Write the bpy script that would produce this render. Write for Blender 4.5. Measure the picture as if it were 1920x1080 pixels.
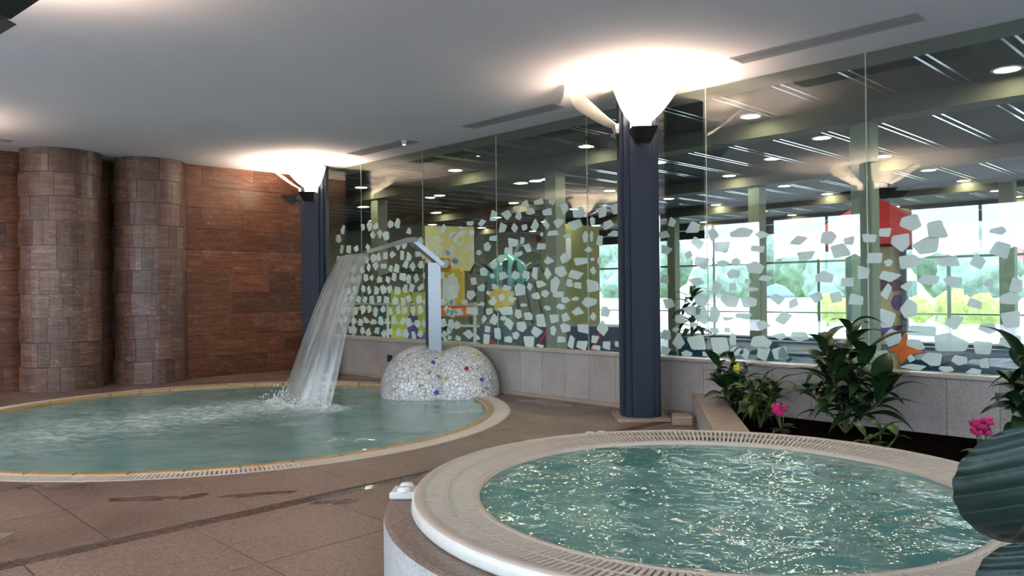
import bpy, math, random
from mathutils import Vector, Matrix, noise
from math import sin, cos, pi, sqrt, atan2, radians

for _o in list(bpy.data.objects):
    bpy.data.objects.remove(_o)
scene = bpy.context.scene
COL = scene.collection
random.seed(7)

# ------------------------------------------------------------------ camera
# The tall glass partition is the plane X = 7.935 (running along Y),
# the brown stone wall is the plane Y = 13.95, the floor is z = 0.
A, PITCH, ROLL, FPX = 0.777282, -0.004123, -0.01078, 1456.0
fw = Vector((sin(A)*cos(PITCH), cos(A)*cos(PITCH), -sin(PITCH)))
r0 = Vector((cos(A), -sin(A), 0))
u0 = r0.cross(fw)
cr = cos(ROLL)*r0 + sin(ROLL)*u0
cu = -sin(ROLL)*r0 + cos(ROLL)*u0
cam_data = bpy.data.cameras.new('camera')
cam_data.sensor_width = 36.0
cam_data.lens = 36.0*FPX/1920.0
cam_data.clip_end = 300
cam = bpy.data.objects.new('camera', cam_data)
COL.objects.link(cam)
cam.matrix_world = Matrix(((cr.x, cu.x, -fw.x, 0), (cr.y, cu.y, -fw.y, 0), (cr.z, cu.z, -fw.z, 1.5), (0, 0, 0, 1)))
scene.camera = cam

# ------------------------------------------------------------------ daylight and exposure
world = bpy.data.worlds.new('world')
scene.world = world
world.use_nodes = True
_bg = world.node_tree.nodes['Background']
_bg.inputs['Color'].default_value = (0.775, 0.86, 1.0, 1)
_bg.inputs['Strength'].default_value = 3.2

vs = scene.view_settings
vs.view_transform = 'Standard'
vs.look = 'None'
vs.gamma = 1.0
vs.use_curve_mapping = False
vs.exposure = 1.55
scene.cycles.max_bounces = 7
scene.cycles.diffuse_bounces = 3
scene.cycles.glossy_bounces = 4
scene.cycles.transmission_bounces = 6
scene.cycles.transparent_max_bounces = 24
scene.cycles.caustics_reflective = False
scene.cycles.caustics_refractive = False
scene.cycles.sample_clamp_indirect = 6.0
scene.cycles.adaptive_threshold = 0.03


def portal(x, y, z, w, h, rot):
    d = bpy.data.lights.new('daylight_portal', 'AREA')
    d.shape = 'RECTANGLE'; d.size = w; d.size_y = h
    d.cycles.is_portal = True
    o = bpy.data.objects.new('daylight_portal', d)
    o.location = (x, y, z); o.rotation_euler = rot
    COL.objects.link(o)


# windows behind and beside the photographer, and the far window wall of the hall
for py in (-2.0, 1.6, 5.2, 8.8, 12.2):
    portal(-4.45, py, 1.85, 3.2, 3.3, (0, radians(-90), 0))
for px in (-2.0, 1.6, 5.2):
    portal(px, -4.45, 1.85, 3.2, 3.3, (radians(90), 0, 0))
portal(28.9, 6.0, 1.5, 36.0, 4.2, (0, radians(90), 0))

# ------------------------------------------------------------------ helpers
def link(o):
    COL.objects.link(o)
    return o


def mesh(name, verts, faces, mat=None, smooth=False):
    m = bpy.data.meshes.new(name)
    m.from_pydata([tuple(v) for v in verts], [], faces)
    m.update()
    if mat is not None:
        for q in (mat if isinstance(mat, (list, tuple)) else [mat]):
            m.materials.append(q)
    if smooth:
        m.polygons.foreach_set('use_smooth', [True]*len(m.polygons))
    return m


def obj(name, m, parent=None, loc=(0, 0, 0), rot=(0, 0, 0), scale=None):
    o = bpy.data.objects.new(name, m)
    o.location = loc
    o.rotation_euler = rot
    if scale is not None:
        o.scale = scale
    if parent is not None:
        o.parent = parent
    return link(o)


def tag(o, label=None, cat=None, group=None, kind=None):
    if label: o['label'] = label
    if cat: o['category'] = cat
    if group: o['group'] = group
    if kind: o['kind'] = kind
    return o


def empty(name, loc=(0, 0, 0), rz=0.0, label=None, cat=None, group=None):
    o = bpy.data.objects.new(name, None)
    o.empty_display_size = 0.1
    o.location = loc
    o.rotation_euler = (0, 0, rz)
    link(o)
    return tag(o, label, cat, group)


class MB:
    """collects boxes, prisms, tubes and revolved rings into one mesh"""
    def __init__(s):
        s.v = []; s.f = []

    def add(s, v, f):
        n = len(s.v)
        s.v += [tuple(q) for q in v]
        s.f += [tuple(i+n for i in q) for q in f]
        return s

    def box(s, x0, y0, z0, x1, y1, z1):
        v = [(x, y, z) for x in (x0, x1) for y in (y0, y1) for z in (z0, z1)]
        return s.add(v, [(0, 1, 3, 2), (4, 6, 7, 5), (0, 4, 5, 1), (2, 3, 7, 6), (0, 2, 6, 4), (1, 5, 7, 3)])

    def bbox(s, x0, y0, z0, x1, y1, z1, b):
        """box with its upright and horizontal edges chamfered"""
        bm_v = []
        xs, ys, zs = (x0, x1), (y0, y1), (z0, z1)
        cx, cy, cz = (x0+x1)/2, (y0+y1)/2, (z0+z1)/2
        idx = {}
        for i in (0, 1):
            for j in (0, 1):
                for k in (0, 1):
                    sx = b if i == 0 else -b
                    sy = b if j == 0 else -b
                    sz = b if k == 0 else -b
                    idx[(i, j, k, 'x')] = len(bm_v); bm_v.append((xs[i], ys[j]+sy, zs[k]+sz))
                    idx[(i, j, k, 'y')] = len(bm_v); bm_v.append((xs[i]+sx, ys[j], zs[k]+sz))
                    idx[(i, j, k, 'z')] = len(bm_v); bm_v.append((xs[i]+sx, ys[j]+sy, zs[k]))
        f = []
        for i in (0, 1):
            f.append([idx[(i, j, k, 'x')] for j, k in ((0, 0), (0, 1), (1, 1), (1, 0))])
            f.append([idx[(j, i, k, 'y')] for j, k in ((0, 0), (0, 1), (1, 1), (1, 0))])
            f.append([idx[(j, k, i, 'z')] for j, k in ((0, 0), (0, 1), (1, 1), (1, 0))])
        for i in (0, 1):
            for j in (0, 1):
                f.append([idx[(i, j, 0, 'x')], idx[(i, j, 1, 'x')], idx[(i, j, 1, 'y')], idx[(i, j, 0, 'y')]])
                f.append([idx[(i, 0, j, 'x')], idx[(i, 1, j, 'x')], idx[(i, 1, j, 'z')], idx[(i, 0, j, 'z')]])
                f.append([idx[(0, i, j, 'y')], idx[(1, i, j, 'y')], idx[(1, i, j, 'z')], idx[(0, i, j, 'z')]])
        for i in (0, 1):
            for j in (0, 1):
                for k in (0, 1):
                    f.append([idx[(i, j, k, 'x')], idx[(i, j, k, 'y')], idx[(i, j, k, 'z')]])
        return s.add(bm_v, f)

    def prism(s, pts, z0, z1):
        n = len(pts)
        v = [(p[0], p[1], z0) for p in pts] + [(p[0], p[1], z1) for p in pts]
        f = [tuple(range(n-1, -1, -1)), tuple(range(n, 2*n))]
        f += [(i, (i+1) % n, n+(i+1) % n, n+i) for i in range(n)]
        return s.add(v, f)

    def tube(s, pts, r, n=8, close=True):
        pts = [Vector(p) for p in pts]
        rs = r if isinstance(r, (list, tuple)) else [r]*len(pts)
        v = []
        for i, p in enumerate(pts):
            t = (pts[min(i+1, len(pts)-1)]-pts[max(i-1, 0)]).normalized()
            a = Vector((0, 0, 1)) if abs(t.z) < 0.9 else Vector((1, 0, 0))
            e1 = t.cross(a).normalized(); e2 = t.cross(e1)
            for k in range(n):
                q = 2*pi*k/n
                v.append(p+rs[i]*(cos(q)*e1+sin(q)*e2))
        f = []
        for i in range(len(pts)-1):
            for k in range(n):
                f.append((i*n+k, i*n+(k+1) % n, (i+1)*n+(k+1) % n, (i+1)*n+k))
        if close:
            f.append(tuple(range(n-1, -1, -1)))
            f.append(tuple((len(pts)-1)*n+k for k in range(n)))
        return s.add(v, f)

    def lathe(s, prof, n=48, cx=0, cy=0, a0=0.0, a1=2*pi):
        """prof: list of (r, z)"""
        full = abs(a1-a0-2*pi) < 1e-6
        m = n if full else n+1
        v = []
        for k in range(m):
            q = a0+(a1-a0)*k/n
            for r, z in prof:
                v.append((cx+r*cos(q), cy+r*sin(q), z))
        f = []
        L = len(prof)
        for k in range(n):
            k2 = (k+1) % m
            for i in range(L-1):
                f.append((k*L+i, k2*L+i, k2*L+i+1, k*L+i+1))
        return s.add(v, f)

    def build(s, name, mat, parent=None, loc=(0, 0, 0), rot=(0, 0, 0), smooth=False):
        return obj(name, s.mesh(name, mat, smooth), parent, loc, rot)

    def mesh(s, name, mat, smooth=False):
        m = mesh(name, s.v, s.f, mat, smooth)
        import bmesh
        b = bmesh.new(); b.from_mesh(m)
        bmesh.ops.recalc_face_normals(b, faces=b.faces)
        b.to_mesh(m); b.free()
        return m


# ------------------------------------------------------------------ materials
class NT:
    def __init__(s, name):
        s.m = bpy.data.materials.new(name)
        s.m.use_nodes = True
        s.t = s.m.node_tree
        s.t.nodes.clear()
        s.out = s.t.nodes.new('ShaderNodeOutputMaterial')

    def n(s, kind, ins=None, **props):
        d = s.t.nodes.new(kind)
        for k, v in props.items():
            setattr(d, k, v)
        for k, v in (ins or {}).items():
            s.set(d, k, v)
        return d

    def set(s, d, k, v):
        sock = d.inputs[k]
        if isinstance(v, bpy.types.NodeSocket):
            s.t.links.new(v, sock)
        elif isinstance(v, bpy.types.Node):
            s.t.links.new(v.outputs[0], sock)
        else:
            if isinstance(v, tuple) and len(v) == 3 and sock.type == 'RGBA':
                v = (*v, 1)
            sock.default_value = v

    def ramp(s, fac, stops, interp='LINEAR'):
        d = s.n('ShaderNodeValToRGB', {'Fac': fac})
        d.color_ramp.interpolation = interp
        e = d.color_ramp.elements
        while len(e) < len(stops):
            e.new(0.5)
        for q, (p, c) in zip(e, stops):
            q.position = p
            q.color = (*c, 1) if len(c) == 3 else c
        return d.outputs[0]

    def mix(s, fac, a, b, blend='MIX'):
        d = s.n('ShaderNodeMix', data_type='RGBA', blend_type=blend)
        s.set(d, 0, fac); s.set(d, 6, a); s.set(d, 7, b)
        return d.outputs[2]

    def math(s, op, a, b=0.0, clamp=False):
        d = s.n('ShaderNodeMath', operation=op, use_clamp=clamp)
        s.set(d, 0, a); s.set(d, 1, b)
        return d.outputs[0]

    def noise(s, vec, scale, detail=4, rough=0.55, dist=0.0):
        return s.n('ShaderNodeTexNoise', {'Vector': vec, 'Scale': scale, 'Detail': detail, 'Roughness': rough, 'Distortion': dist})

    def coord(s, which='Object', scale=None, rnd=False):
        c = s.n('ShaderNodeTexCoord').outputs[which]
        if rnd:
            oi = s.n('ShaderNodeObjectInfo').outputs['Random']
            mul = s.math('MULTIPLY', oi, 37.0)
            cmb = s.n('ShaderNodeCombineXYZ', {0: mul, 1: mul, 2: mul})
            c = s.n('ShaderNodeVectorMath', {0: c, 1: cmb.outputs[0]}, operation='ADD').outputs[0]
        if scale is not None:
            c = s.n('ShaderNodeVectorMath', {0: c, 1: scale}, operation='MULTIPLY').outputs[0]
        return c

    def bump(s, h, strength=0.3, dist=0.01):
        return s.n('ShaderNodeBump', {'Height': h, 'Strength': strength, 'Distance': dist}).outputs[0]

    def pbr(s, color, rough=0.5, metal=0.0, normal=None, spec=None, coat=None):
        d = s.n('ShaderNodeBsdfPrincipled', {'Base Color': color, 'Roughness': rough, 'Metallic': metal})
        if normal is not None: s.set(d, 'Normal', normal)
        if spec is not None: s.set(d, 'Specular IOR Level', spec)
        if coat is not None: s.set(d, 'Coat Weight', coat)
        return d.outputs[0]

    def done(s, shader):
        s.t.links.new(shader, s.out.inputs[0])
        return s.m


def flat(name, color, rough=0.5, metal=0.0, var=0.06, scale=14.0):
    """plain surface with a faint mottled grain"""
    t = NT(name)
    c = t.coord('Object')
    nz = t.noise(c, scale, 3).outputs[0]
    lo = tuple(max(0, x*(1-var)) for x in color); hi = tuple(min(1, x*(1+var)) for x in color)
    col = t.ramp(nz, [(0.3, lo), (0.7, hi)])
    return t.done(t.pbr(col, rough, metal, t.bump(nz, 0.05, 0.002)))


def glow(name, color, strength):
    t = NT(name)
    return t.done(t.n('ShaderNodeEmission', {'Color': (*color, 1), 'Strength': strength}).outputs[0])


def m_floor():
    t = NT('pink_brown_granite_floor')
    c = t.coord('Object', rnd=True)
    g = t.n('ShaderNodeTexCoord').outputs['Object']
    gpos = t.n('ShaderNodeNewGeometry').outputs['Position']
    sp = t.n('ShaderNodeTexVoronoi', {'Vector': gpos, 'Scale': 70.0}).outputs['Color']
    spv = t.n('ShaderNodeSeparateColor', {0: sp}).outputs[0]
    base = t.ramp(spv, [(0.0, (0.085, 0.054, 0.042)), (0.35, (0.178, 0.122, 0.097)), (0.75, (0.238, 0.168, 0.137)), (1.0, (0.36, 0.27, 0.23))])
    big = t.noise(gpos, 0.9, 5).outputs[0]
    base = t.mix(0.5, base, t.ramp(big, [(0.3, (0.145, 0.092, 0.066)), (0.7, (0.255, 0.178, 0.143))]))
    oi = t.n('ShaderNodeObjectInfo').outputs['Random']
    base = t.mix(1.0, base, t.ramp(oi, [(0, (0.93, 0.93, 0.93)), (1, (1, 1, 1))]), 'MULTIPLY')
    rough = t.ramp(big, [(0.35, (0.30,)*3), (0.65, (0.55,)*3)])
    return t.done(t.pbr(base, rough, 0, t.bump(spv, 0.06, 0.002)))


def m_wet():
    t = NT('wet_granite')
    p = t.n('ShaderNodeNewGeometry').outputs['Position']
    sp = t.n('ShaderNodeTexVoronoi', {'Vector': p, 'Scale': 70.0}).outputs['Color']
    spv = t.n('ShaderNodeSeparateColor', {0: sp}).outputs[0]
    base = t.ramp(spv, [(0.0, (0.10, 0.062, 0.046)), (1.0, (0.21, 0.14, 0.108))])
    return t.done(t.pbr(base, 0.10, 0, None))


def m_granite(name, lo, mid, hi, scale=110.0, rough=0.45):
    t = NT(name)
    p = t.n('ShaderNodeNewGeometry').outputs['Position']
    v = t.n('ShaderNodeTexVoronoi', {'Vector': p, 'Scale': scale}).outputs['Color']
    f = t.n('ShaderNodeSeparateColor', {0: v}).outputs[1]
    base = t.ramp(f, [(0.0, lo), (0.3, mid), (0.8, mid), (1.0, hi)])
    n2 = t.noise(p, 2.2, 5).outputs[0]
    base = t.mix(0.35, base, t.ramp(n2, [(0.3, lo), (0.7, hi)]))
    oi = t.n('ShaderNodeObjectInfo').outputs['Random']
    base = t.mix(1.0, base, t.ramp(oi, [(0, (0.88, 0.88, 0.88)), (1, (1, 1, 1))]), 'MULTIPLY')
    return t.done(t.pbr(base, rough, 0, t.bump(f, 0.05, 0.002)))


def m_stone(name, dark, mid, light, vein):
    """polished layered brown travertine"""
    t = NT(name)
    c = t.coord('Object', scale=(0.9, 0.9, 9.0), rnd=True)
    n1 = t.noise(c, 2.4, 7, 0.62, 0.9).outputs[0]
    c2 = t.coord('Object', scale=(2.5, 2.5, 5.0), rnd=True)
    n2 = t.noise(c2, 5.5, 6, 0.7, 1.5).outputs[0]
    base = t.ramp(n1, [(0.28, dark), (0.48, mid), (0.72, light)])
    patches = t.ramp(n2, [(0.42, (0, 0, 0)), (0.52, (1, 1, 1))])
    base = t.mix(t.math('MULTIPLY', patches, 0.45), base, dark)
    oi = t.n('ShaderNodeObjectInfo').outputs['Random']
    base = t.mix(1.0, base, t.ramp(oi, [(0, (0.68, 0.66, 0.66)), (0.5, (0.95, 0.92, 0.90)), (1, (1.25, 1.22, 1.22))]), 'MULTIPLY')
    vn = t.noise(t.coord('Object', scale=(1.5, 1.5, 3.0), rnd=True), 3.0, 5, 0.6, 2.2).outputs[0]
    d = t.math('ABSOLUTE', t.math('SUBTRACT', vn, 0.5))
    line = t.ramp(d, [(0.0, (1, 1, 1)), (0.010, (0.0,)*3)])
    vm = t.noise(c2, 1.2, 2).outputs[0]
    line = t.math('MULTIPLY', line, t.ramp(vm, [(0.5, (0, 0, 0)), (0.62, (1, 1, 1))]))
    base = t.mix(t.math('MULTIPLY', line, 0.75), base, vein)
    return t.done(t.pbr(base, t.ramp(n2, [(0.3, (0.22,)*3), (0.7, (0.48,)*3)]), 0, t.bump(n2, 0.16, 0.006)))


def m_glass(name, tint, refl=0.06):
    t = NT(name)
    lw = t.n('ShaderNodeLayerWeight', {'Blend': 0.5}).outputs['Facing']
    p5 = t.math('POWER', lw, 5.0)
    fac = t.math('ADD', t.math('MULTIPLY', p5, 1-refl), refl, True)
    tr = t.n('ShaderNodeBsdfTransparent', {'Color': (*tint, 1)})
    gl = t.n('ShaderNodeBsdfGlossy', {'Color': (1, 1, 1, 1), 'Roughness': 0.0})
    mx = t.n('ShaderNodeMixShader', {0: fac, 1: tr, 2: gl})
    return t.done(mx.outputs[0])


def m_frost():
    t = NT('frosted_film')
    p = t.n('ShaderNodeNewGeometry').outputs['Position']
    nz = t.noise(p, 9.0, 3).outputs[0]
    col = t.ramp(nz, [(0.3, (0.84, 0.93, 0.93)), (0.7, (0.90, 0.97, 0.96))])
    di = t.n('ShaderNodeBsdfDiffuse', {'Color': col})
    tl = t.n('ShaderNodeBsdfTranslucent', {'Color': col})
    a = t.n('ShaderNodeMixShader', {0: 0.42, 1: di, 2: tl})
    tr = t.n('ShaderNodeBsdfTransparent', {'Color': (0.85, 0.95, 0.95, 1)})
    b = t.n('ShaderNodeMixShader', {0: 0.22, 1: a, 2: tr})
    return t.done(b.outputs[0])


def m_fan():
    t = NT('opal_glass_fan')
    p = t.n('ShaderNodeNewGeometry').outputs['Position']
    nz = t.noise(p, 20.0, 2).outputs[0]
    col = t.ramp(nz, [(0.3, (0.86, 0.86, 0.82)), (0.7, (0.92, 0.92, 0.88))])
    di = t.n('ShaderNodeBsdfDiffuse', {'Color': col})
    tl = t.n('ShaderNodeBsdfTranslucent', {'Color': col})
    a = t.n('ShaderNodeMixShader', {0: 0.55, 1: di, 2: tl})
    tr = t.n('ShaderNodeBsdfTransparent', {'Color': (1, 0.98, 0.95, 1)})
    b = t.n('ShaderNodeMixShader', {0: 0.42, 1: a, 2: tr})
    return t.done(b.outputs[0])


def m_water(name, deep, shallow, foam_col, rip, bump_s, body=0.62, refl=0.03):
    """water: tinted body, mirror reflections by angle, foam where the 'foam' attribute says the water is churned"""
    t = NT(name)
    p = t.n('ShaderNodeNewGeometry').outputs['Position']
    n1 = t.noise(p, 1.3, 4, 0.6, 0.8).outputs[0]
    col = t.ramp(n1, [(0.32, deep), (0.68, shallow)])
    fa = t.n('ShaderNodeAttribute', attribute_name='foam').outputs['Fac']
    fn = t.noise(p, 3.6, 7, 0.68, 1.4).outputs[0]
    fs = t.math('ADD', fa, t.math('MULTIPLY', t.math('SUBTRACT', fn, 0.5), 2.2))
    fm = t.math('MULTIPLY', t.math('SUBTRACT', fs, 0.22), 1.25, True)
    fm = t.math('MULTIPLY', fm, t.math('MULTIPLY', fa, 1.7, True), True)
    col = t.mix(fm, col, foam_col)
    b1 = t.noise(p, rip, 3, 0.55, 0.6).outputs[0]
    b2 = t.noise(p, rip*3.1, 2, 0.5, 0.3).outputs[0]
    h = t.math('ADD', b1, t.math('MULTIPLY', b2, 0.35))
    nrm = t.bump(h, bump_s, 0.03)
    di = t.n('ShaderNodeBsdfDiffuse', {'Color': col, 'Normal': nrm})
    tr = t.n('ShaderNodeBsdfTransparent', {'Color': (*shallow, 1)})
    bod = t.math('ADD', t.math('MULTIPLY', fm, 1-body), body, True)
    a = t.n('ShaderNodeMixShader', {0: bod, 1: tr, 2: di})
    lw = t.n('ShaderNodeLayerWeight', {'Blend': 0.5, 'Normal': nrm}).outputs['Facing']
    fac = t.math('ADD', t.math('MULTIPLY', t.math('POWER', lw, 4.6), 0.75), refl, True)
    fac = t.math('MULTIPLY', fac, t.math('SUBTRACT', 1.0, t.math('MULTIPLY', fm, 0.75)))
    gl = t.n('ShaderNodeBsdfGlossy', {'Color': (1, 1, 1, 1), 'Roughness': 0.03, 'Normal': nrm})
    mx = t.n('ShaderNodeMixShader', {0: fac, 1: a, 2: gl})
    return t.done(mx.outputs[0])


def m_fall():
    t = NT('falling_water')
    uv = t.n('ShaderNodeTexCoord').outputs['UV']
    st = t.n('ShaderNodeVectorMath', {0: uv, 1: (9.0, 0.9, 1.0)}, operation='MULTIPLY').outputs[0]
    n1 = t.noise(st, 2.2, 5, 0.6, 0.5).outputs[0]
    st2 = t.n('ShaderNodeVectorMath', {0: uv, 1: (22.0, 1.2, 1.0)}, operation='MULTIPLY').outputs[0]
    n2 = t.noise(st2, 1.6, 4, 0.6, 0.3).outputs[0]
    s = t.math('ADD', t.math('MULTIPLY', n1, 0.7), t.math('MULTIPLY', n2, 0.4))
    v = t.n('ShaderNodeSeparateXYZ', {0: uv}).outputs[1]
    dens = t.ramp(v, [(0.0, (0.60,)*3), (0.15, (0.45,)*3), (0.40, (0.24,)*3), (0.85, (0.16,)*3), (1.0, (0.30,)*3)])
    fac = t.math('ADD', t.math('MULTIPLY', t.math('SUBTRACT', s, 0.55), 1.1), dens, True)
    fac = t.math('MAXIMUM', fac, 0.05)
    di = t.n('ShaderNodeBsdfDiffuse', {'Color': (0.74, 0.71, 0.67, 1)})
    tl = t.n('ShaderNodeBsdfTranslucent', {'Color': (0.74, 0.71, 0.67, 1)})
    wt = t.n('ShaderNodeMixShader', {0: 0.5, 1: di, 2: tl})
    tr = t.n('ShaderNodeBsdfTransparent', {'Color': (0.90, 0.91, 0.92, 1)})
    a = t.n('ShaderNodeMixShader', {0: fac, 1: tr, 2: wt})
    nrm = t.bump(s, 0.5, 0.05)
    gl = t.n('ShaderNodeBsdfGlossy', {'Color': (1, 1, 1, 1), 'Roughness': 0.3, 'Normal': nrm})
    b = t.n('ShaderNodeMixShader', {0: 0.07, 1: a, 2: gl})
    return t.done(b.outputs[0])


def m_mosaic():
    t = NT('white_broken_tile_mosaic')
    p = t.coord('Object')
    ve = t.n('ShaderNodeTexVoronoi', {'Vector': p, 'Scale': 18.0}, feature='DISTANCE_TO_EDGE').outputs['Distance']
    vc = t.n('ShaderNodeTexVoronoi', {'Vector': p, 'Scale': 18.0}).outputs['Color']
    g = t.n('ShaderNodeSeparateColor', {0: vc}).outputs[0]
    tile = t.ramp(g, [(0.0, (0.66, 0.65, 0.63)), (0.5, (0.78, 0.77, 0.75)), (1.0, (0.86, 0.855, 0.84))])
    k = t.ramp(ve, [(0.025, (0, 0, 0)), (0.07, (1, 1, 1))])
    col = t.mix(k, (0.27, 0.25, 0.23), tile)
    return t.done(t.pbr(col, t.ramp(k, [(0, (0.8,)*3), (1, (0.22,)*3)]), 0, t.bump(k, 0.5, 0.008)))


def m_leaf(name, a, b, rib, rough=0.38):
    t = NT(name)
    uv = t.n('ShaderNodeTexCoord').outputs['UV']
    sx = t.n('ShaderNodeSeparateXYZ', {0: uv})
    oi = t.n('ShaderNodeObjectInfo').outputs['Random']
    nz = t.noise(t.coord('Object', rnd=True), 9.0, 3).outputs[0]
    col = t.mix(t.math('ADD', t.math('MULTIPLY', nz, 0.5), t.math('MULTIPLY', oi, 0.5)), a, b)
    mid = t.ramp(t.math('ABSOLUTE', t.math('SUBTRACT', sx.outputs[0], 0.5)), [(0.0, (1, 1, 1)), (0.035, (0, 0, 0))])
    col = t.mix(t.math('MULTIPLY', mid, 0.7), col, rib)
    return t.done(t.pbr(col, rough, 0, t.bump(nz, 0.15, 0.004), 0.35))


def m_ribleaf():
    t = NT('blue_green_ribbed_leaf')
    uv = t.n('ShaderNodeTexCoord').outputs['UV']
    sx = t.n('ShaderNodeSeparateXYZ', {0: uv})
    c = t.math('ABSOLUTE', t.math('SUBTRACT', t.math('MULTIPLY', sx.outputs[0], 2.0), 1.0))
    ph = t.math('FRACT', t.math('ADD', t.math('SUBTRACT', t.math('MULTIPLY', sx.outputs[1], 7.0), t.math('MULTIPLY', c, 1.3)), 8.0))
    d = t.math('ABSOLUTE', t.math('SUBTRACT', ph, 0.5))
    vein = t.ramp(d, [(0.0, (1, 1, 1)), (0.075, (0, 0, 0))])
    mid = t.ramp(c, [(0.0, (1, 1, 1)), (0.05, (0, 0, 0))])
    nz = t.noise(t.coord('Object', rnd=True), 8.0, 3).outputs[0]
    col = t.mix(nz, (0.006, 0.020, 0.017), (0.020, 0.042, 0.036))
    col = t.mix(t.math('MAXIMUM', t.math('MULTIPLY', vein, 0.55), t.math('MULTIPLY', mid, 0.8)), col, (0.085, 0.115, 0.105))
    return t.done(t.pbr(col, 0.4, 0, t.bump(nz, 0.2, 0.004), 0.4))


def m_soil():
    t = NT('dark_soil')
    p = t.coord('Object')
    n1 = t.noise(p, 26.0, 6, 0.7).outputs[0]
    return t.done(t.pbr(t.ramp(n1, [(0.3, (0.004, 0.003, 0.002)), (0.7, (0.016, 0.010, 0.007))]), 0.95, 0, t.bump(n1, 0.8, 0.03), 0.0))


def m_plaster():
    t = NT('white_ceiling_plaster')
    p = t.n('ShaderNodeNewGeometry').outputs['Position']
    n1 = t.noise(p, 0.7, 3).outputs[0]
    n2 = t.noise(p, 60.0, 2).outputs[0]
    return t.done(t.pbr(t.ramp(n1, [(0.3, (0.71, 0.70, 0.745)), (0.7, (0.755, 0.74, 0.785))]), 0.85, 0, t.bump(n2, 0.03, 0.002)))


def m_striped(name, cols, scale):
    t = NT(name)
    z = t.n('ShaderNodeSeparateXYZ', {0: t.coord('Object')}).outputs[2]
    f = t.math('FRACT', t.math('MULTIPLY', z, scale))
    n = len(cols)
    return t.done(t.pbr(t.ramp(f, [(i/n, c) for i, c in enumerate(cols)], 'CONSTANT'), 0.45))


M = {}
M['floor'] = m_floor()
M['joint'] = flat('dark_joint', (0.10, 0.065, 0.05), 0.8)
M['wet'] = m_wet()
M['granite'] = m_granite('grey_pink_granite', (0.25, 0.215, 0.195), (0.42, 0.375, 0.345), (0.56, 0.515, 0.48))
M['granite_grey'] = m_granite('grey_granite', (0.30, 0.31, 0.32), (0.48, 0.49, 0.50), (0.62, 0.63, 0.64), 90)
M['curb'] = m_granite('tan_granite', (0.26, 0.185, 0.14), (0.42, 0.31, 0.24), (0.52, 0.40, 0.32), 100)
M['stone_wall'] = m_stone('brown_travertine', (0.070, 0.022, 0.011), (0.180, 0.066, 0.031), (0.31, 0.145, 0.080), (0.62, 0.50, 0.42))
M['stone_col'] = m_stone('mauve_travertine', (0.075, 0.034, 0.024), (0.170, 0.092, 0.070), (0.32, 0.215, 0.178), (0.66, 0.58, 0.53))
M['mortar'] = flat('dark_mortar', (0.06, 0.028, 0.018), 0.9)
M['granite_joint'] = flat('grey_granite_joint', (0.25, 0.225, 0.205), 0.8)
M['plaster'] = m_plaster()
M['paint_wall'] = flat('cream_wall_paint', (0.60, 0.57, 0.52), 0.8)
M['glass'] = m_glass('greenish_partition_glass', (0.93, 0.975, 0.94), 0.085)
M['win_glass'] = m_glass('clear_window_glass', (0.95, 0.98, 0.98), 0.03)
M['frost'] = m_frost()
M['joint_seal'] = flat('clear_silicone_joint', (0.60, 0.62, 0.50), 0.3)
def m_paint(name, color, rough, spec):
    t = NT(name)
    nz = t.noise(t.coord('Object'), 4.0, 3).outputs[0]
    col = t.ramp(nz, [(0.3, tuple(x*0.94 for x in color)), (0.7, tuple(x*1.06 for x in color))])
    return t.done(t.pbr(col, rough, 0, None, spec))


M['pillar'] = m_paint('slate_blue_steel_paint', (0.020, 0.029, 0.052), 0.5, 0.22)
M['black'] = flat('black_lamp_metal', (0.012, 0.012, 0.014), 0.45)
M['bracket'] = flat('pale_grey_bracket', (0.55, 0.52, 0.54), 0.45)
M['fan'] = m_fan()
M['lens'] = glow('lamp_lens_glow', (1.0, 0.82, 0.60), 9.0)
M['vent'] = flat('grey_vent_metal', (0.33, 0.32, 0.33), 0.5)
M['vent_dark'] = flat('dark_vent_throat', (0.05, 0.05, 0.06), 0.8)
M['white'] = flat('white_plastic', (0.74, 0.73, 0.70), 0.32)
M['cream'] = flat('cream_plastic_grating', (0.68, 0.59, 0.50), 0.42)
M['tan_grate'] = flat('beige_plastic_grating', (0.50, 0.42, 0.345), 0.45)
M['nosing'] = flat('ochre_glazed_nosing', (0.46, 0.285, 0.115), 0.3, 0.0, 0.12)
M['gutter'] = flat('dark_gutter', (0.055, 0.042, 0.033), 0.7)
M['steel'] = flat('brushed_steel', (0.34, 0.37, 0.41), 0.34, 1.0, 0.05, 30)
M['pool_tile'] = flat('pale_turquoise_pool_lining', (0.36, 0.56, 0.50), 0.35)
M['jet'] = flat('dark_inlet_grille', (0.02, 0.05, 0.045), 0.6)
M['pool_water'] = m_water('turquoise_pool_water', (0.235, 0.43, 0.40), (0.39, 0.60, 0.55), (0.74, 0.79, 0.77), 4.0, 0.2, 0.72)
M['tub_water'] = m_water('green_whirlpool_water', (0.12, 0.31, 0.275), (0.29, 0.50, 0.435), (0.45, 0.62, 0.53), 4.5, 0.5)
M['fall'] = m_fall()
M['foam'] = flat('white_foam_drops', (0.80, 0.82, 0.82), 0.4)
M['partition'] = flat('olive_yellow_paint', (0.24, 0.24, 0.09), 0.7)
M['hedge'] = flat('added_hedge_green', (0.10, 0.15, 0.09), 0.9, 0, 0.4, 4.0)
M['mosaic'] = m_mosaic()
M['chip_blue'] = flat('cobalt_tile_chip', (0.06, 0.11, 0.42), 0.2)
M['chip_yellow'] = flat('ochre_tile_chip', (0.62, 0.38, 0.05), 0.2)
M['chip_red'] = flat('dark_red_tile_chip', (0.30, 0.03, 0.03), 0.2)
M['soil'] = m_soil()
M['leaf_dark'] = m_leaf('dark_green_leaf', (0.006, 0.022, 0.009), (0.022, 0.060, 0.016), (0.06, 0.11, 0.035))
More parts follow.
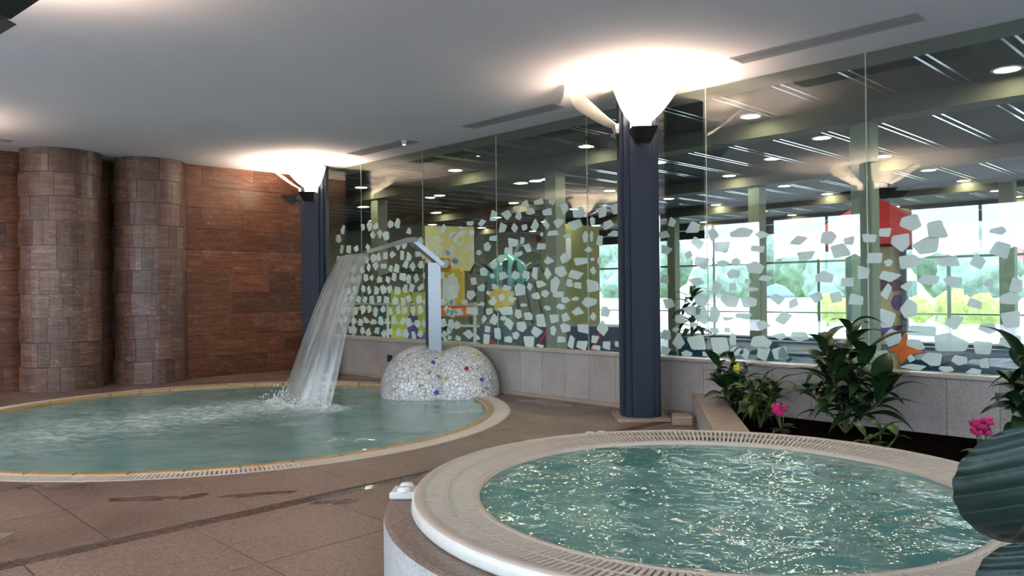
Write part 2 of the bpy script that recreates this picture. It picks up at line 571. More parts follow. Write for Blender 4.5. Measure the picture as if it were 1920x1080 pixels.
M['leaf_fresh'] = m_leaf('fresh_green_leaf', (0.014, 0.045, 0.010), (0.06, 0.11, 0.018), (0.11, 0.16, 0.04))
M['leaf_blue'] = m_leaf('blue_green_ribbed_leaf', (0.008, 0.022, 0.019), (0.020, 0.042, 0.036), (0.08, 0.11, 0.10), 0.42)
M['leaf_rib'] = m_ribleaf()
M['stem'] = flat('green_brown_stem', (0.07, 0.085, 0.03), 0.6)
M['pink'] = flat('magenta_petal', (0.72, 0.05, 0.22), 0.5, 0.0, 0.25, 60)
M['yellow'] = flat('yellow_petal', (0.80, 0.62, 0.03), 0.5)
M['pot'] = flat('terracotta_pot', (0.30, 0.13, 0.075), 0.7)
# hall behind the glass
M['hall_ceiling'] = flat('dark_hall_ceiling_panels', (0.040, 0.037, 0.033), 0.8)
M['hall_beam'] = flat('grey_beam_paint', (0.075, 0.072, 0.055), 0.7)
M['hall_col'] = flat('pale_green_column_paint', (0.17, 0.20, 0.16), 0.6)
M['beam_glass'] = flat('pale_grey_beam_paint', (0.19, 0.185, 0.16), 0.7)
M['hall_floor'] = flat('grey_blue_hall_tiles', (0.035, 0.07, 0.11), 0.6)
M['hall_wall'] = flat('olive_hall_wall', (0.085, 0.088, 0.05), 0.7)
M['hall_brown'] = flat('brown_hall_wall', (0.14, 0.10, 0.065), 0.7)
M['chrome'] = flat('polished_ceiling_strip', (0.75, 0.77, 0.78), 0.16, 1.0, 0.03)
M['downlight'] = glow('downlight_glow', (1.0, 0.90, 0.58), 40.0)
M['frame'] = flat('white_window_frame', (0.62, 0.66, 0.66), 0.4)
M['frame_dark'] = flat('teal_grey_window_frame', (0.10, 0.16, 0.17), 0.4)
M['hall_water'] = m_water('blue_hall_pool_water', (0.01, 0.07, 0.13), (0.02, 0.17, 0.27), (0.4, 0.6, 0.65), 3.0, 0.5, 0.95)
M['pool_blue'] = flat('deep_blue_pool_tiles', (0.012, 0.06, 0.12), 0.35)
M['red'] = flat('red_tent_canvas', (0.45, 0.025, 0.04), 0.6)
M['tower'] = m_striped('tan_and_maroon_tower_boards', [(0.50, 0.38, 0.17), (0.46, 0.35, 0.16), (0.42, 0.32, 0.15), (0.10, 0.02, 0.06)], 1.35)
M['orange'] = flat('orange_plastic', (0.75, 0.17, 0.02), 0.45)
M['lime'] = flat('lime_yellow_plastic', (0.48, 0.50, 0.04), 0.4)
M['purple'] = flat('violet_plastic', (0.08, 0.03, 0.25), 0.4)
M['play_dark'] = flat('dark_green_play_frame', (0.012, 0.045, 0.042), 0.45)
M['navy'] = flat('navy_play_panel', (0.025, 0.04, 0.09), 0.4)
M['gold'] = flat('golden_yellow_plastic', (0.70, 0.45, 0.04), 0.4)
M['crimson'] = flat('crimson_plastic', (0.45, 0.02, 0.07), 0.4)
M['aqua'] = flat('aqua_plastic', (0.10, 0.42, 0.48), 0.15)
M['yellow_panel'] = flat('pale_yellow_wall_panel', (0.56, 0.53, 0.27), 0.6)
M['grass'] = flat('green_lawn', (0.30, 0.40, 0.16), 0.9, 0, 0.3, 2.0)  # plain grass green with a mottled grain
M['foliage'] = flat('pale_green_tree_foliage', (0.15, 0.215, 0.185), 0.8, 0, 0.5, 1.2)
M['foliage2'] = flat('yellow_green_shrub', (0.26, 0.32, 0.08), 0.8, 0, 0.3, 3.0)
M['paving'] = flat('pale_terrace_paving', (0.55, 0.56, 0.55), 0.8)
M['bounce_paving'] = flat('white_bounce_paving', (0.70, 0.70, 0.72), 0.8)  # kept white so the unseen ground throws daylight up indoors
M['blue_canvas'] = flat('blue_parasol_canvas', (0.10, 0.16, 0.42), 0.7)
M['house'] = flat('white_house_wall', (0.65, 0.66, 0.66), 0.8)

# ------------------------------------------------------------------ room shell
XG, YB, ZC = 7.935, 13.95, 3.84           # glass plane, stone wall plane, ceiling height
XL, YR = -4.4, -4.4                       # the window walls behind the photographer
PC, PR = (4.33, 9.45), 3.50               # round pool: centre and outer radius of its grating
TC = (3.555, 2.12)                        # whirlpool centre


def ring_slab(cx, cy, r_out, r_in, z, n=96):
    mb = MB()
    mb.lathe([(r_in, z), (r_out, z)], n, cx, cy)
    return mb


# floor: slabs of granite with open joints, cut round the pool
floor_mb = MB()
N = 96
ringv = [(PC[0]+3.52*cos(2*pi*k/N), PC[1]+3.52*sin(2*pi*k/N), -0.012) for k in range(N)]


def sq(k):
    a = 2*pi*k/N
    c, s_ = cos(a), sin(a)
    t = []
    if c > 1e-9: t.append((XG+0.3-PC[0])/c)
    if c < -1e-9: t.append((XL-0.3-PC[0])/c)
    if s_ > 1e-9: t.append((YB+1.4-PC[1])/s_)
    if s_ < -1e-9: t.append((YR-0.3-PC[1])/s_)
    q = min(t)
    return (PC[0]+q*c, PC[1]+q*s_, -0.012)


outv = [sq(k) for k in range(N)]
corn = [(XL-0.3, YR-0.3, -0.012), (XG+0.3, YR-0.3, -0.012), (XG+0.3, YB+1.4, -0.012), (XL-0.3, YB+1.4, -0.012)]
floor_mb.add(ringv+outv, [(k, (k+1) % N, N+(k+1) % N, N+k) for k in range(N)])
for c in corn:     # the corner triangles between neighbouring rays
    a = (atan2(c[1]-PC[1], c[0]-PC[0]) % (2*pi))/(2*pi)*N
    k = int(a)
    floor_mb.add([outv[k % N], c, outv[(k+1) % N]], [(0, 1, 2)])
floor = tag(floor_mb.build('floor', M['joint']), kind='structure')

SL = 0.94
DRAIN_Y0, DRAIN_Y1 = 5.02, 5.16
rows = []
y = DRAIN_Y1
while y < YB+0.65:
    rows.append((y, min(y+SL, YB+0.65), 0.0)); y += SL
y = DRAIN_Y0
while y > -3.0:
    rows.append((y-SL, y, 0.0)); y -= SL
G = 0.004


def cut_slab(x0, y0, x1, y1):
    """rectangle minus the pool disc (points that fall inside the disc are moved out to its rim)"""
    pts = []
    seg = 14
    cs = [(x0, y0), (x1, y0), (x1, y1), (x0, y1)]
    for i in range(4):
        a, b = cs[i], cs[(i+1) % 4]
        for k in range(seg):
            pts.append((a[0]+(b[0]-a[0])*k/seg, a[1]+(b[1]-a[1])*k/seg))
    d = [sqrt((p[0]-PC[0])**2+(p[1]-PC[1])**2) for p in pts]
    if min(d) >= PR+0.004:
        return cs
    if max(d) <= PR+0.02:
        return None
    # keep the run of outside points, close it along the rim
    n = len(pts)
    ins = [q < PR+0.004 for q in d]
    if not any(ins):
        return cs
    st = next(i for i in range(n) if ins[i] and not ins[(i+1) % n])
    run = []
    i = (st+1) % n
    while not ins[i]:
        run.append(pts[i]); i = (i+1) % n
        if i == (st+1) % n: break
    if len(run) < 3:
        return None
    def rim(a_, b_):   # point on the rim between an inside and an outside point
        lo, hi = a_, b_
        for _ in range(24):
            m = ((lo[0]+hi[0])/2, (lo[1]+hi[1])/2)
            if sqrt((m[0]-PC[0])**2+(m[1]-PC[1])**2) < PR+0.004: lo = m
            else: hi = m
        return hi
    p_in = rim(pts[st], run[0]); p_out = rim(pts[i], run[-1])
    a1 = atan2(p_out[1]-PC[1], p_out[0]-PC[0]); a0 = atan2(p_in[1]-PC[1], p_in[0]-PC[0])
    da = (a0-a1+pi) % (2*pi)-pi
    arc = [(PC[0]+(PR+0.004)*cos(a1+da*k/6), PC[1]+(PR+0.004)*sin(a1+da*k/6)) for k in range(1, 6)]
    return [p_in]+run+[p_out]+arc


for ri, (ya, yb, _) in enumerate(rows):
    off = 1.58 if ya >= 5.0 else 2.03
    k0 = math.floor((-0.3-off)/SL)
    for k in range(k0, 20):
        xa, xb = off+k*SL, off+(k+1)*SL
        if xa >= XG: break
        xb = min(xb, XG)
        if xb-xa < 0.05: continue
        if sqrt(((xa+xb)/2-TC[0])**2+((ya+yb)/2-TC[1])**2) < 1.0: continue
        ps = cut_slab(xa+G, ya+G, xb-G, yb-G)
        if not ps: continue
        cx, cy = (xa+xb)/2, (ya+yb)/2
        mb = MB().prism([(p[0]-cx, p[1]-cy) for p in ps], -0.02, 0.0)
        mb.build('floor_slab', M['floor'], floor, (cx, cy, 0))
# plain paving further back, out of the picture
tag(MB().box(XL, YR, -0.03, 0.0-0.4, YB+0.6, 0.0).build('floor_slab', M['floor'], floor))

# slot drain across the floor
drain = empty('slot_drain', (0, 0, 0), 0, 'dark slot drain with a small grate across the tiled floor', 'drain')
mb = MB().box(0.0, 5.118, -0.011, 4.6, 5.16, -0.004)
mb.build('channel', M['gutter'], drain)
mb = MB().box(0.0, 5.02, -0.012, 4.6, 5.118, -0.003)
mb.build('channel_edge', M['wet'], drain)
mb = MB()
mb.box(2.33, 5.0, -0.008, 2.60, 5.14, -0.002)
mb.build('grate_bed', M['gutter'], drain)
for k in range(9):
    MB().box(2.335+k*0.03, 5.003, -0.002, 2.35+k*0.03, 5.137, 0.003).build('grate_bar', M['wet'], drain)

# wet patches left on the floor
for i, (x, y, rx, ry, a) in enumerate([(1.80, 6.80, .20, .07, -.6), (2.05, 6.02, .26, .06, -.7), (2.35, 5.80, .14, .05, -.3), (2.70, 5.50, .24, .06, -.5),
                                       (3.02, 4.86, .16, .07, -.6), (7.62, 7.15, .20, .50, .0), (1.55, 7.05, .10, .04, 0), (5.6, 5.35, .30, .09, -.5)]):
    rng = random.Random(i)
    pts = []
    for k in range(28):
        q = 2*pi*k/28
        w = 1+0.75*noise.noise(Vector((1.7*cos(q), 1.7*sin(q), i*3.1)))+0.2*noise.noise(Vector((5*cos(q), 5*sin(q), i*3.1)))
        px, py = rx*w*cos(q), ry*w*sin(q)
        pts.append((x+px*cos(a)-py*sin(a), y+px*sin(a)+py*cos(a)))
    o = MB().prism(pts, 0.0003, 0.0012).build('water_puddle', M['wet'])
    nm = ['by the front rim of the round pool, furthest left', 'long and narrow, left of the drain grate', 'small one between two others beside the pool rim', 'above the drain grate near the pool rim',
          'close to the raised whirlpool below the drain', 'large and dark beside the mosaic mound', 'tiny one at the left edge of the picture', 'between the round pool and the whirlpool'][i]
    tag(o, 'wet patch on the granite floor, '+nm, 'puddle')

# ceiling
ceil = MB().box(XL-0.3, YR-0.3, ZC, XG+0.03, YB+1.2, ZC+0.25)
tag(ceil.build('ceiling', M['plaster']), kind='structure')


def vent(x0, y0, x1, y1, label):
    e = empty('ceiling_vent', ((x0+x1)/2, (y0+y1)/2, ZC), 0, label, 'air vent', 'linear air vents in the ceiling')
    hx, hy = (x1-x0)/2, (y1-y0)/2
    b = 0.022
    f = MB()
    f.box(-hx, -hy, -0.008, -hx+b, hy, 0); f.box(hx-b, -hy, -0.008, hx, hy, 0)
    f.box(-hx+b, -hy, -0.008, hx-b, -hy+b, 0); f.box(-hx+b, hy-b, -0.008, hx-b, hy, 0)
    f.build('frame', M['vent'], e)
    MB().box(-hx+b, -hy+b, -0.0015, hx-b, hy-b, 0).build('throat', M['vent_dark'], e)
    n = 5
    lng = hy > hx
    w = (hx if lng else hy)*2-2*b
    for k in range(n):
        c = -w/2+w*(k+0.5)/n
        if lng: MB().box(c-w*0.27/n, -hy+b, -0.007, c+w*0.27/n, hy-b, -0.002).build('slat', M['vent'], e)
        else: MB().box(-hx+b, c-w*0.27/n, -0.007, hx-b, c+w*0.27/n, -0.002).build('slat', M['vent'], e)
    return e


vent(7.10, 2.27, 7.37, 4.04, 'long slatted air vent in the ceiling, nearest and rightmost one')
vent(7.17, 6.53, 7.44, 8.29, 'slatted ceiling air vent between the two lit pillars')
vent(7.16, 9.60, 7.46, 11.19, 'slatted ceiling air vent with a small white spot, furthest back')
vent(0.9, 13.48, 2.84, 13.70, 'thin ceiling vent slot above the brown wall at the left edge')
sp = empty('ceiling_spot', (7.18, 9.62, ZC-0.008), 0, 'tiny white spotlight on the ceiling vent furthest back', 'spotlight')
MB().lathe([(0.0, -0.07), (0.03, -0.07), (0.045, 0.0), (0.0, 0.0)], 14).build('housing', M['white'], sp, smooth=True)
MB().lathe([(0.0, -0.074), (0.022, -0.074), (0.022, -0.071)], 14).build('lens', M['lens'], sp)

# low granite wall under the glass
low = MB().box(XG+0.005, YR, 0.0, XG+0.16, YB, 0.655)
low = tag(low.build('wall_glass_base', M['granite_joint']), kind='structure')
pw = 0.43
k = 0
y = YB-0.02
pm = MB().bbox(-0.009, -pw/2+0.0018, 0.0, 0.0, pw/2-0.0018, 0.60, 0.0015).mesh('granite_panel', M['granite'])
while y > -2.2:
    if not (6.9 < 0): pass
    obj('granite_panel', pm, low, (XG+0.005, y-pw/2, 0.05))
    y -= pw
cm = MB().bbox(-0.05, YR, 0.65, 0.22, YB, 0.686, 0.006)
tag(cm.build('trim_1', M['granite'], None, (XG, 0, 0)), kind='structure')
tag(MB().box(XG-0.025, 5.4, 0.0, XG, YB-0.01, 0.05).build('baseboard_glass', M['curb']), kind='structure')
bs = empty('wall_socket', (XG-0.016, 11.08, 0.36), 0, 'small dark socket box on the low granite wall behind the mound', 'socket')
MB().bbox(-0.02, -0.06, -0.06, 0.0, 0.06, 0.06, 0.005).build('plate', M['black'], bs)
MB().bbox(-0.028, -0.03, -0.03, -0.02, 0.03, 0.03, 0.003).build('cover', M['vent_dark'], bs)

# stone wall at the far side, with two half-round columns faced in the same stone
WB = 14.56                                # the stone face left of and between the columns stands further back
wall = tag(MB().box(XL-0.3, WB+0.04, 0, 5.60, WB+0.3, ZC).box(5.40, YB+0.04, 0, XG+0.10, WB+0.3, ZC).build('wall_far', M['mortar']), kind='structure')
CH = ZC/10.0
tile_variants = {}


def wall_tile(w):
    key = round(w, 3)
    if key not in tile_variants:
        tile_variants[key] = MB().bbox(-w/2+0.0006, 0.0, 0.001, w/2-0.0006, 0.045, CH-0.0025, 0.0012).mesh('stone_tile', M['stone_wall'])
    return tile_variants[key]


rng = random.Random(3)
for r in range(10):
    for (xa, xb, wy) in ((-0.2, 3.35, WB), (4.0, 4.7, WB), (5.56, XG+0.05, YB)):
        x = xa
        first = True
        while x < xb-0.01:
            w = rng.choice([0.55, 0.8, 1.0])
            if first and r % 2: w = 0.3
            first = False
            w = min(w, xb-x)
            if xb-x-w < 0.15: w = xb-x
            obj('stone_tile', wall_tile(w), wall, (x+w/2, wy+rng.uniform(-0.004, 0.001), r*CH))
            x += w
for ci, (cx, cy) in enumerate(((3.66, 14.22), (5.04, 14.20))):
    R_ = 0.60
    nt = 13
    core = tag(MB().lathe([(R_-0.04, 0), (R_-0.04, ZC)], 40, cx, cy).build('stone_column', M['mortar']),
               ['half-round column of brown stone blocks, left of the pair', 'half-round column of brown stone blocks, right of the pair'][ci], 'column', 'stone columns at the far wall')
    tw = 2*(R_)*math.tan(pi/nt/2*1.02)
    half = 2*pi/nt/2
    tms = []
    for sub in (1.0, 0.62, 1.38):
        hw = half*sub
        mb = MB()
        v = []
        n = 4
        for i in range(n+1):
            q = -hw+2*hw*i/n
            q = max(-hw+0.004, min(hw-0.004, q))
            for rr in (R_-0.05, R_):
                for z in (0.002, CH-0.004):
                    v.append((rr*sin(q), -rr*cos(q), z))
        f = []
        for i in range(n):
            a, b = i*4, (i+1)*4
            f += [(a+2, b+2, b+3, a+3), (a+3, b+3, b+1, a+1), (a, b, b+2, a+2)]
        f += [(0, 2, 3, 1), (n*4+1, n*4+3, n*4+2, n*4)]
        mb.add(v, f)
        tms.append((sub, mb.mesh('column_block', M['stone_col'])))
    for r in range(10):
        q = -1.75+(0.24 if r % 2 else 0.0)
        while q < 1.75:
            sub, tm = rng.choice(tms)
            hw = half*sub
            s_ = 1+rng.uniform(-0.004, 0.002)
            obj('column_block', tm, core, (cx, cy, r*CH), (0, 0, q+hw), (s_, s_, 1))
            q += 2*hw

# glass partition: big panes butted edge to edge, with broken-tile shapes of frosted film
JOINTS = [13.9, 11.95, 10.15, 8.38, 6.63, 4.83, 3.02, 1.22, -0.6, -2.4, -4.3]
panes = []
for i in range(len(JOINTS)-1):
    y1, y0 = JOINTS[i], JOINTS[i+1]
    o = MB().box(XG, y0+0.004, 0.690, XG+0.012, y1-0.004, ZC-0.001).build('window_%d' % (i+1), M['glass'])
    tag(o, kind='structure')
    MB().box(XG+0.001, y0-0.004, 0.690, XG+0.011, y0+0.004, ZC-0.001).build('joint_seal', M['joint_seal'], o)
    panes.append((y0, y1, o))

SHARDS = """8.96,2.55,0.17,0.08 8.69,2.54,0.19,0.12 8.44,2.62,0.18,0.19 8.17,2.62,0.25,0.14 7.95,2.7,0.14,0.07 7.91,2.58,0.13,0.12 7.77,2.75,0.17,0.11 7.67,2.63,0.17,0.1 8.26,2.44,0.2,0.15 8,2.42,0.15,0.15 7.8,2.42,0.12,0.12 8.44,2.29,0.19,0.09 8.58,2.18,0.15,0.14 9.19,2.5,0.1,0.05 9.16,2.41,0.17,0.1 8.94,2.41,0.15,0.1 9.39,2.4,0.13,0.11 9.21,2.27,0.12,0.08 8.99,2.19,0.16,0.12 9.39,2.2,0.13,0.08 9.17,2.11,0.12,0.07 9.54,2.12,0.17,0.08 9.31,1.99,0.19,0.12 8.96,1.98,0.13,0.12 8.77,2.09,0.12,0.08 8.03,2.22,0.23,0.17 7.84,2.23,0.1,0.11 7.74,2.11,0.18,0.12 7.93,2.03,0.18,0.1 8.13,2.08,0.18,0.13 8.29,1.98,0.15,0.11 8.44,1.9,0.16,0.13 8.68,1.8,0.19,0.13 8.49,1.73,0.11,0.08 8.25,1.73,0.2,0.13 7.99,1.73,0.18,0.12 7.78,1.73,0.14,0.13 7.91,1.52,0.22,0.19 7.7,1.56,0.11,0.12 8.17,1.55,0.21,0.08 8.91,1.66,0.19,0.11 8.97,1.45,0.21,0.15 8.73,1.56,0.19,0.11 8.43,1.57,0.14,0.09 8.58,1.48,0.1,0.08 8.28,1.41,0.13,0.11 8.48,1.36,0.16,0.16 8.06,1.38,0.18,0.09 7.83,1.3,0.14,0.05 9.12,1.34,0.15,0.09 9.43,1.33,0.1,0.08 8.95,1.2,0.27,0.15 9.26,1.18,0.24,0.13 9.48,1.19,0.18,0.14 8.72,1.31,0.12,0.08 8.56,1.2,0.16,0.11 8.46,1.08,0.2,0.17 8.21,1.22,0.33,0.15 7.94,1.17,0.15,0.14 7.74,1.14,0.18,0.11 8.14,1.02,0.2,0.18 8.24,1.1,0.15,0.07 7.87,0.99,0.21,0.16 8.6,0.93,0.17,0.11 8.38,0.88,0.22,0.17 7.99,0.86,0.15,0.11 7.73,0.78,0.26,0.16 8.62,0.78,0.19,0.15 8.15,0.79,0.18,0.1 9.04,0.84,0.25,0.16 8.83,0.8,0.12,0.08 9.31,0.98,0.16,0.14 9.49,0.89,0.13,0.11 9.51,0.78,0.14,0.08 9.28,0.77,0.14,0.1 8.68,1.08,0.12,0.13 7.51,2.76,0.22,0.11 7.24,2.73,0.17,0.09 7.34,2.6,0.2,0.12 7.04,2.61,0.16,0.17 6.78,2.55,0.22,0.15 6.54,2.41,0.09,0.12 6.37,2.52,0.17,0.14 6.16,2.54,0.16,0.14 7.59,2.44,0.16,0.18 7.37,2.43,0.13,0.16 7.14,2.43,0.21,0.14 6.85,2.38,0.25,0.15 6.28,2.34,0.18,0.13 7.46,2.29,0.07,0.07 7.24,2.29,0.23,0.09 6.99,2.24,0.16,0.08 6.66,2.22,0.1,0.15 6.56,2.21,0.06,0.15 6.42,2.15,0.13,0.14 6.2,2.22,0.19,0.09 7.47,2.12,0.22,0.1 6.61,2.04,0.14,0.08 7.32,1.92,0.19,0.11 7.04,1.94,0.16,0.14 6.76,1.89,0.23,0.14 6.55,1.91,0.08,0.05 6.43,1.88,0.06,0.12 7.59,1.75,0.16,0.19 7.35,1.75,0.14,0.17 7.11,1.76,0.21,0.15 6.84,1.71,0.27,0.14 6.54,1.76,0.11,0.12 7.21,1.58,0.17,0.24 6.95,1.6,0.12,0.11 6.81,1.56,0.13,0.11 6.56,1.56,0.24,0.18 7.49,1.59,0.22,0.1 7.58,1.43,0.16,0.1 7.4,1.46,0.14,0.11 7.17,1.45,0.22,0.1 7.03,1.37,0.18,0.08 6.85,1.39,0.14,0.06 6.61,1.34,0.25,0.14 7.37,1.26,0.14,0.07 7.12,1.28,0.18,0.08 7.49,1.08,0.23,0.18 7.25,1.12,0.18,0.16 7.02,1.14,0.17,0.13 6.81,1.22,0.2,0.12 6.55,1.16,0.11,0.12 6.34,1.22,0.16,0.13 7.58,0.93,0.23,0.16 7.26,0.95,0.12,0.14 7.03,0.99,0.19,0.12 6.72,0.99,0.21,0.15 6.39,1.01,0.21,0.19 7.51,0.73,0.14,0.07 7.12,0.83,0.17,0.1 6.94,0.8,0.13,0.21 6.73,0.77,0.22,0.16 6.52,0.86,0.14,0.11 6.5,0.74,0.15,0.1 6.32,0.78,0.16,0.12 6.16,0.81,0.07,0.09 5.31,2.31,0.12,0.12 5.02,2.23,0.19,0.12 4.75,2.13,0.12,0.14 4.95,2.04,0.16,0.13 4.39,2.13,0.22,0.11 5.08,1.91,0.09,0.1 4.62,1.98,0.21,0.13 4.9,1.81,0.17,0.16 4.22,1.73,0.18,0.13 4.14,2.09,0.15,0.07 4.19,1.94,0.15,0.09 4.09,1.61,0.18,0.06 4.46,1.8,0.1,0.08 4.49,1.67,0.14,0.09 4.98,1.59,0.19,0.08 4.71,1.51,0.12,0.16 4.91,1.38,0.17,0.13 4.51,1.52,0.1,0.08 4.28,1.49,0.14,0.05 4.54,1.37,0.21,0.13 4.31,1.35,0.18,0.11 5.04,1.25,0.21,0.1 4.74,1.2,0.14,0.16 4.9,1.2,0.17,0.18 4.57,1.16,0.14,0.04 4.36,1.19,0.22,0.07 5.02,1.08,0.11,0.05 4.75,1.02,0.12,0.06 4.58,1.03,0.07,0.06 5.41,0.95,0.15,0.12 5.23,0.88,0.15,0.18 4.97,0.87,0.24,0.16 4.69,0.85,0.21,0.19 4.51,0.93,0.08,0.12 5.42,0.76,0.17,0.1 5.12,0.74,0.13,0.1 4.87,0.75,0.07,0.06 4.48,0.8,0.12,0.08 4.36,0.77,0.08,0.11 4.17,0.91,0.21,0.13 4.14,0.78,0.15,0.17 3.95,0.8,0.16,0.15 3.95,0.98,0.14,0.07 4.14,1.09,0.16,0.11 3.9,1.18,0.17,0.13 5.2,1.15,0.13,0.1 5.27,1.02,0.1,0.05 4.32,1.58,0.07,0.06 4.63,1.79,0.14,0.06 5.41,2.17,0.16,0.1 5.39,1.99,0.16,0.12 5.42,1.62,0.14,0.13 5.36,1.33,0.18,0.13 3.98,1.38,0.16,0.12 3.91,0.8,0.12,0.13 2.85,2.04,0.11,0.1 2.81,1.61,0.18,0.1 2.85,1.46,0.1,0.14 2.85,1.2,0.15,0.17 2.79,1.01,0.14,0.16 2.88,0.83,0.18,0.1 3.79,1.34,0.1,0.11 3.73,0.99,0.18,0.09 3.28,1.87,0.18,0.14 2.96,1.79,0.14,0.1 3.65,1.85,0.18,0.09 3.41,2.01,0.14,0.11 3.73,2.01,0.18,0.09 3.2,1.98,0.1,0.09 3,1.99,0.13,0.09 3.46,1.61,0.16,0.11 3.22,1.55,0.13,0.09 3.07,1.65,0.13,0.12 3.34,1.4,0.12,0.11 3.14,1.38,0.13,0.12 3.54,1.4,0.13,0.11 2.82,1.74,0.08,0.06 2.62,2.12,0.15,0.14 2.39,2.03,0.22,0.14 2.71,1.93,0.15,0.17 2.62,1.73,0.22,0.12 2.28,1.73,0.19,0.09 2.05,1.72,0.12,0.13 1.89,1.99,0.11,0.06 1.87,1.82,0.15,0.14 2.66,1.5,0.09,0.07 2.64,1.29,0.13,0.16 2.52,1.08,0.23,0.12 2.24,1.17,0.16,0.12 2.6,0.94,0.16,0.11 2.28,0.98,0.26,0.15 2.03,0.95,0.17,0.11 1.8,1,0.16,0.11 1.76,1.5,0.09,0.13 1.8,1.39,0.15,0.09 1.79,1.21,0.16,0.14 1.98,1.12,0.12,0.09 1.97,1.53,0.06,0.06 2.44,0.82,0.16,0.11 2.21,0.82,0.12,0.08 2.63,0.82,0.07,0.07 2.01,0.81,0.08,0.09 2.61,0.73,0.23,0.08 2.32,0.73,0.1,0.05 2.1,0.73,0.12,0.07 2.48,1.89,0.19,0.14 2.26,1.55,0.14,0.09 2.46,1.57,0.16,0.09 2.08,1.34,0.11,0.09"""
sh = [tuple(map(float, q.split(','))) for q in SHARDS.split()]
rng = random.Random(11)
# the small, dense pieces at the far end of the glass
zz = 0.80
row = 0
while zz < 2.75:
    yy = 9.35+(0.10 if row % 2 else 0)
    while yy < 12.7:
        p = 1.0 if zz < 2.2 else (0.9 if zz < 2.5 and yy > 10.2 else 0.45)
        if rng.random() < p and not (abs(yy-9.2) < 0.2 and zz < 1):
            sh.append((yy+rng.uniform(-.04, .04), zz+rng.uniform(-.03, .03), rng.uniform(.14, .20), rng.uniform(.12, .18)))
        yy += 0.215
    zz += 0.19
    row += 1


def shard_poly(w, h, rng):
    n = rng.choice([4, 4, 4, 5, 5])
    a0 = rng.uniform(0, 2*pi)
    pts = []
    for k in range(n):
        q = a0+2*pi*(k+rng.uniform(-0.24, 0.24))/n
        c, s_ = cos(q), sin(q)
        m = 1.0/(abs(c)**3+abs(s_)**3)**(1/3)
        m *= rng.uniform(0.95, 1.18)
        pts.append((w*0.5*c*m, h*0.5*s_*m))
    # clip the corners a little
    out = []
    for k in range(n):
        a, b, c = pts[k-1], pts[k], pts[(k+1) % n]
        t = 0.10
        out.append((b[0]+(a[0]-b[0])*t, b[1]+(a[1]-b[1])*t))
        out.append((b[0]+(c[0]-b[0])*t, b[1]+(c[1]-b[1])*t))
    return out


for (yy, zz, w, h) in sh:
    pn = next((p for p in panes if p[0] <= yy < p[1]), None)
    if pn is None: continue
    if yy < 5.3: w, h = w*1.16, h*1.16
    h = min(h, 2*(zz-0.70))
    if h < 0.03: continue
    ps = shard_poly(w, h, rng)
    n = len(ps)
    v = [(-0.0025, p[0], p[1]) for p in ps]+[(0.0, p[0], p[1]) for p in ps]
    f = [tuple(range(n)), tuple(range(2*n-1, n-1, -1))]+[(i, n+i, n+(i+1) % n, (i+1) % n) for i in range(n)]
    obj('frosted_shard', mesh('frosted_shard', v, f, M['frost']), pn[2], (XG-0.0005, yy, zz))

# an orange star stuck on the glass low down, right of the tallest plant
STAR = [(-0.021, 0.182), (-0.025, 0.038), (-0.195, -0.015), (-0.053, -0.047), (0.025, -0.139), (0.063, -0.048), (0.152, -0.011), (0.053, 0.04)]
n = len(STAR)
v = [(-0.003, p[0], p[1]) for p in STAR]+[(0.0, p[0], p[1]) for p in STAR]
f = [tuple(range(n)), tuple(range(2*n-1, n-1, -1))]+[(i, n+i, n+(i+1) % n, (i+1) % n) for i in range(n)]
st_ = obj('orange_star', MB().add(v, f).mesh('orange_star', M['orange']), None, (XG-0.0035, 2.689, 0.898))
tag(st_, 'orange star shape on the glass low down beside the tallest plant', 'sticker')

# walls behind the photographer, with tall windows that let the daylight in
def window_wall(name, along_y, c, lo, hi, holes, n0):
    """wall pierced by windows; holes: (centre, width)"""
    mb = MB()
    z0, z1 = 0.25, 3.45
    t = 0.2
    def bx(a, b, za, zb):
        if along_y: mb.box(c-t, a, za, c, b, zb)
        else: mb.box(a, c-t, za, b, c, zb)
    bx(lo, hi, 0, z0); bx(lo, hi, z1, ZC)
    p = lo
    for (m_, w) in holes:
        bx(p, m_-w/2, z0, z1); p = m_+w/2
    bx(p, hi, z0, z1)
    tag(mb.build(name, M['paint_wall']), kind='structure')
    for i, (m_, w) in enumerate(holes):
        f = MB()
        def fb(a, b, za, zb, d=0.05):
            if along_y: f.box(c-0.12, a, za, c-0.12+d, b, zb)
            else: f.box(a, c-0.12, za, b, c-0.12+d, zb)
        fb(m_-w/2, m_-w/2+.06, z0, z1); fb(m_+w/2-.06, m_+w/2, z0, z1); fb(m_-.03, m_+.03, z0, z1)
        fb(m_-w/2, m_+w/2, z0, z0+.06); fb(m_-w/2, m_+w/2, z1-.06, z1)
        e = tag(f.build('window_%d' % (n0+i), M['frame']), kind='structure')
        g = MB()
        if along_y: g.box(c-0.10, m_-w/2+.06, z0+.06, c-0.094, m_+w/2-.06, z1-.06)
        else: g.box(m_-w/2+.06, c-0.10, z0+.06, m_+w/2-.06, c-0.094, z1-.06)
        g.build('pane', M['win_glass'], e)


window_wall('wall_left', True, XL, YR-0.2, YB+0.05, [(q, 3.1) for q in (-2.0, 1.6, 5.2, 8.8, 12.2)], 11)
window_wall('wall_back', False, YR, XL, XG, [(q, 3.1) for q in (-2.0, 1.6, 5.2)], 16)

# ------------------------------------------------------------------ steel pillars and their fan uplights
def rotpt(p, a):
    return (p[0]*cos(a)-p[1]*sin(a), p[0]*sin(a)+p[1]*cos(a))


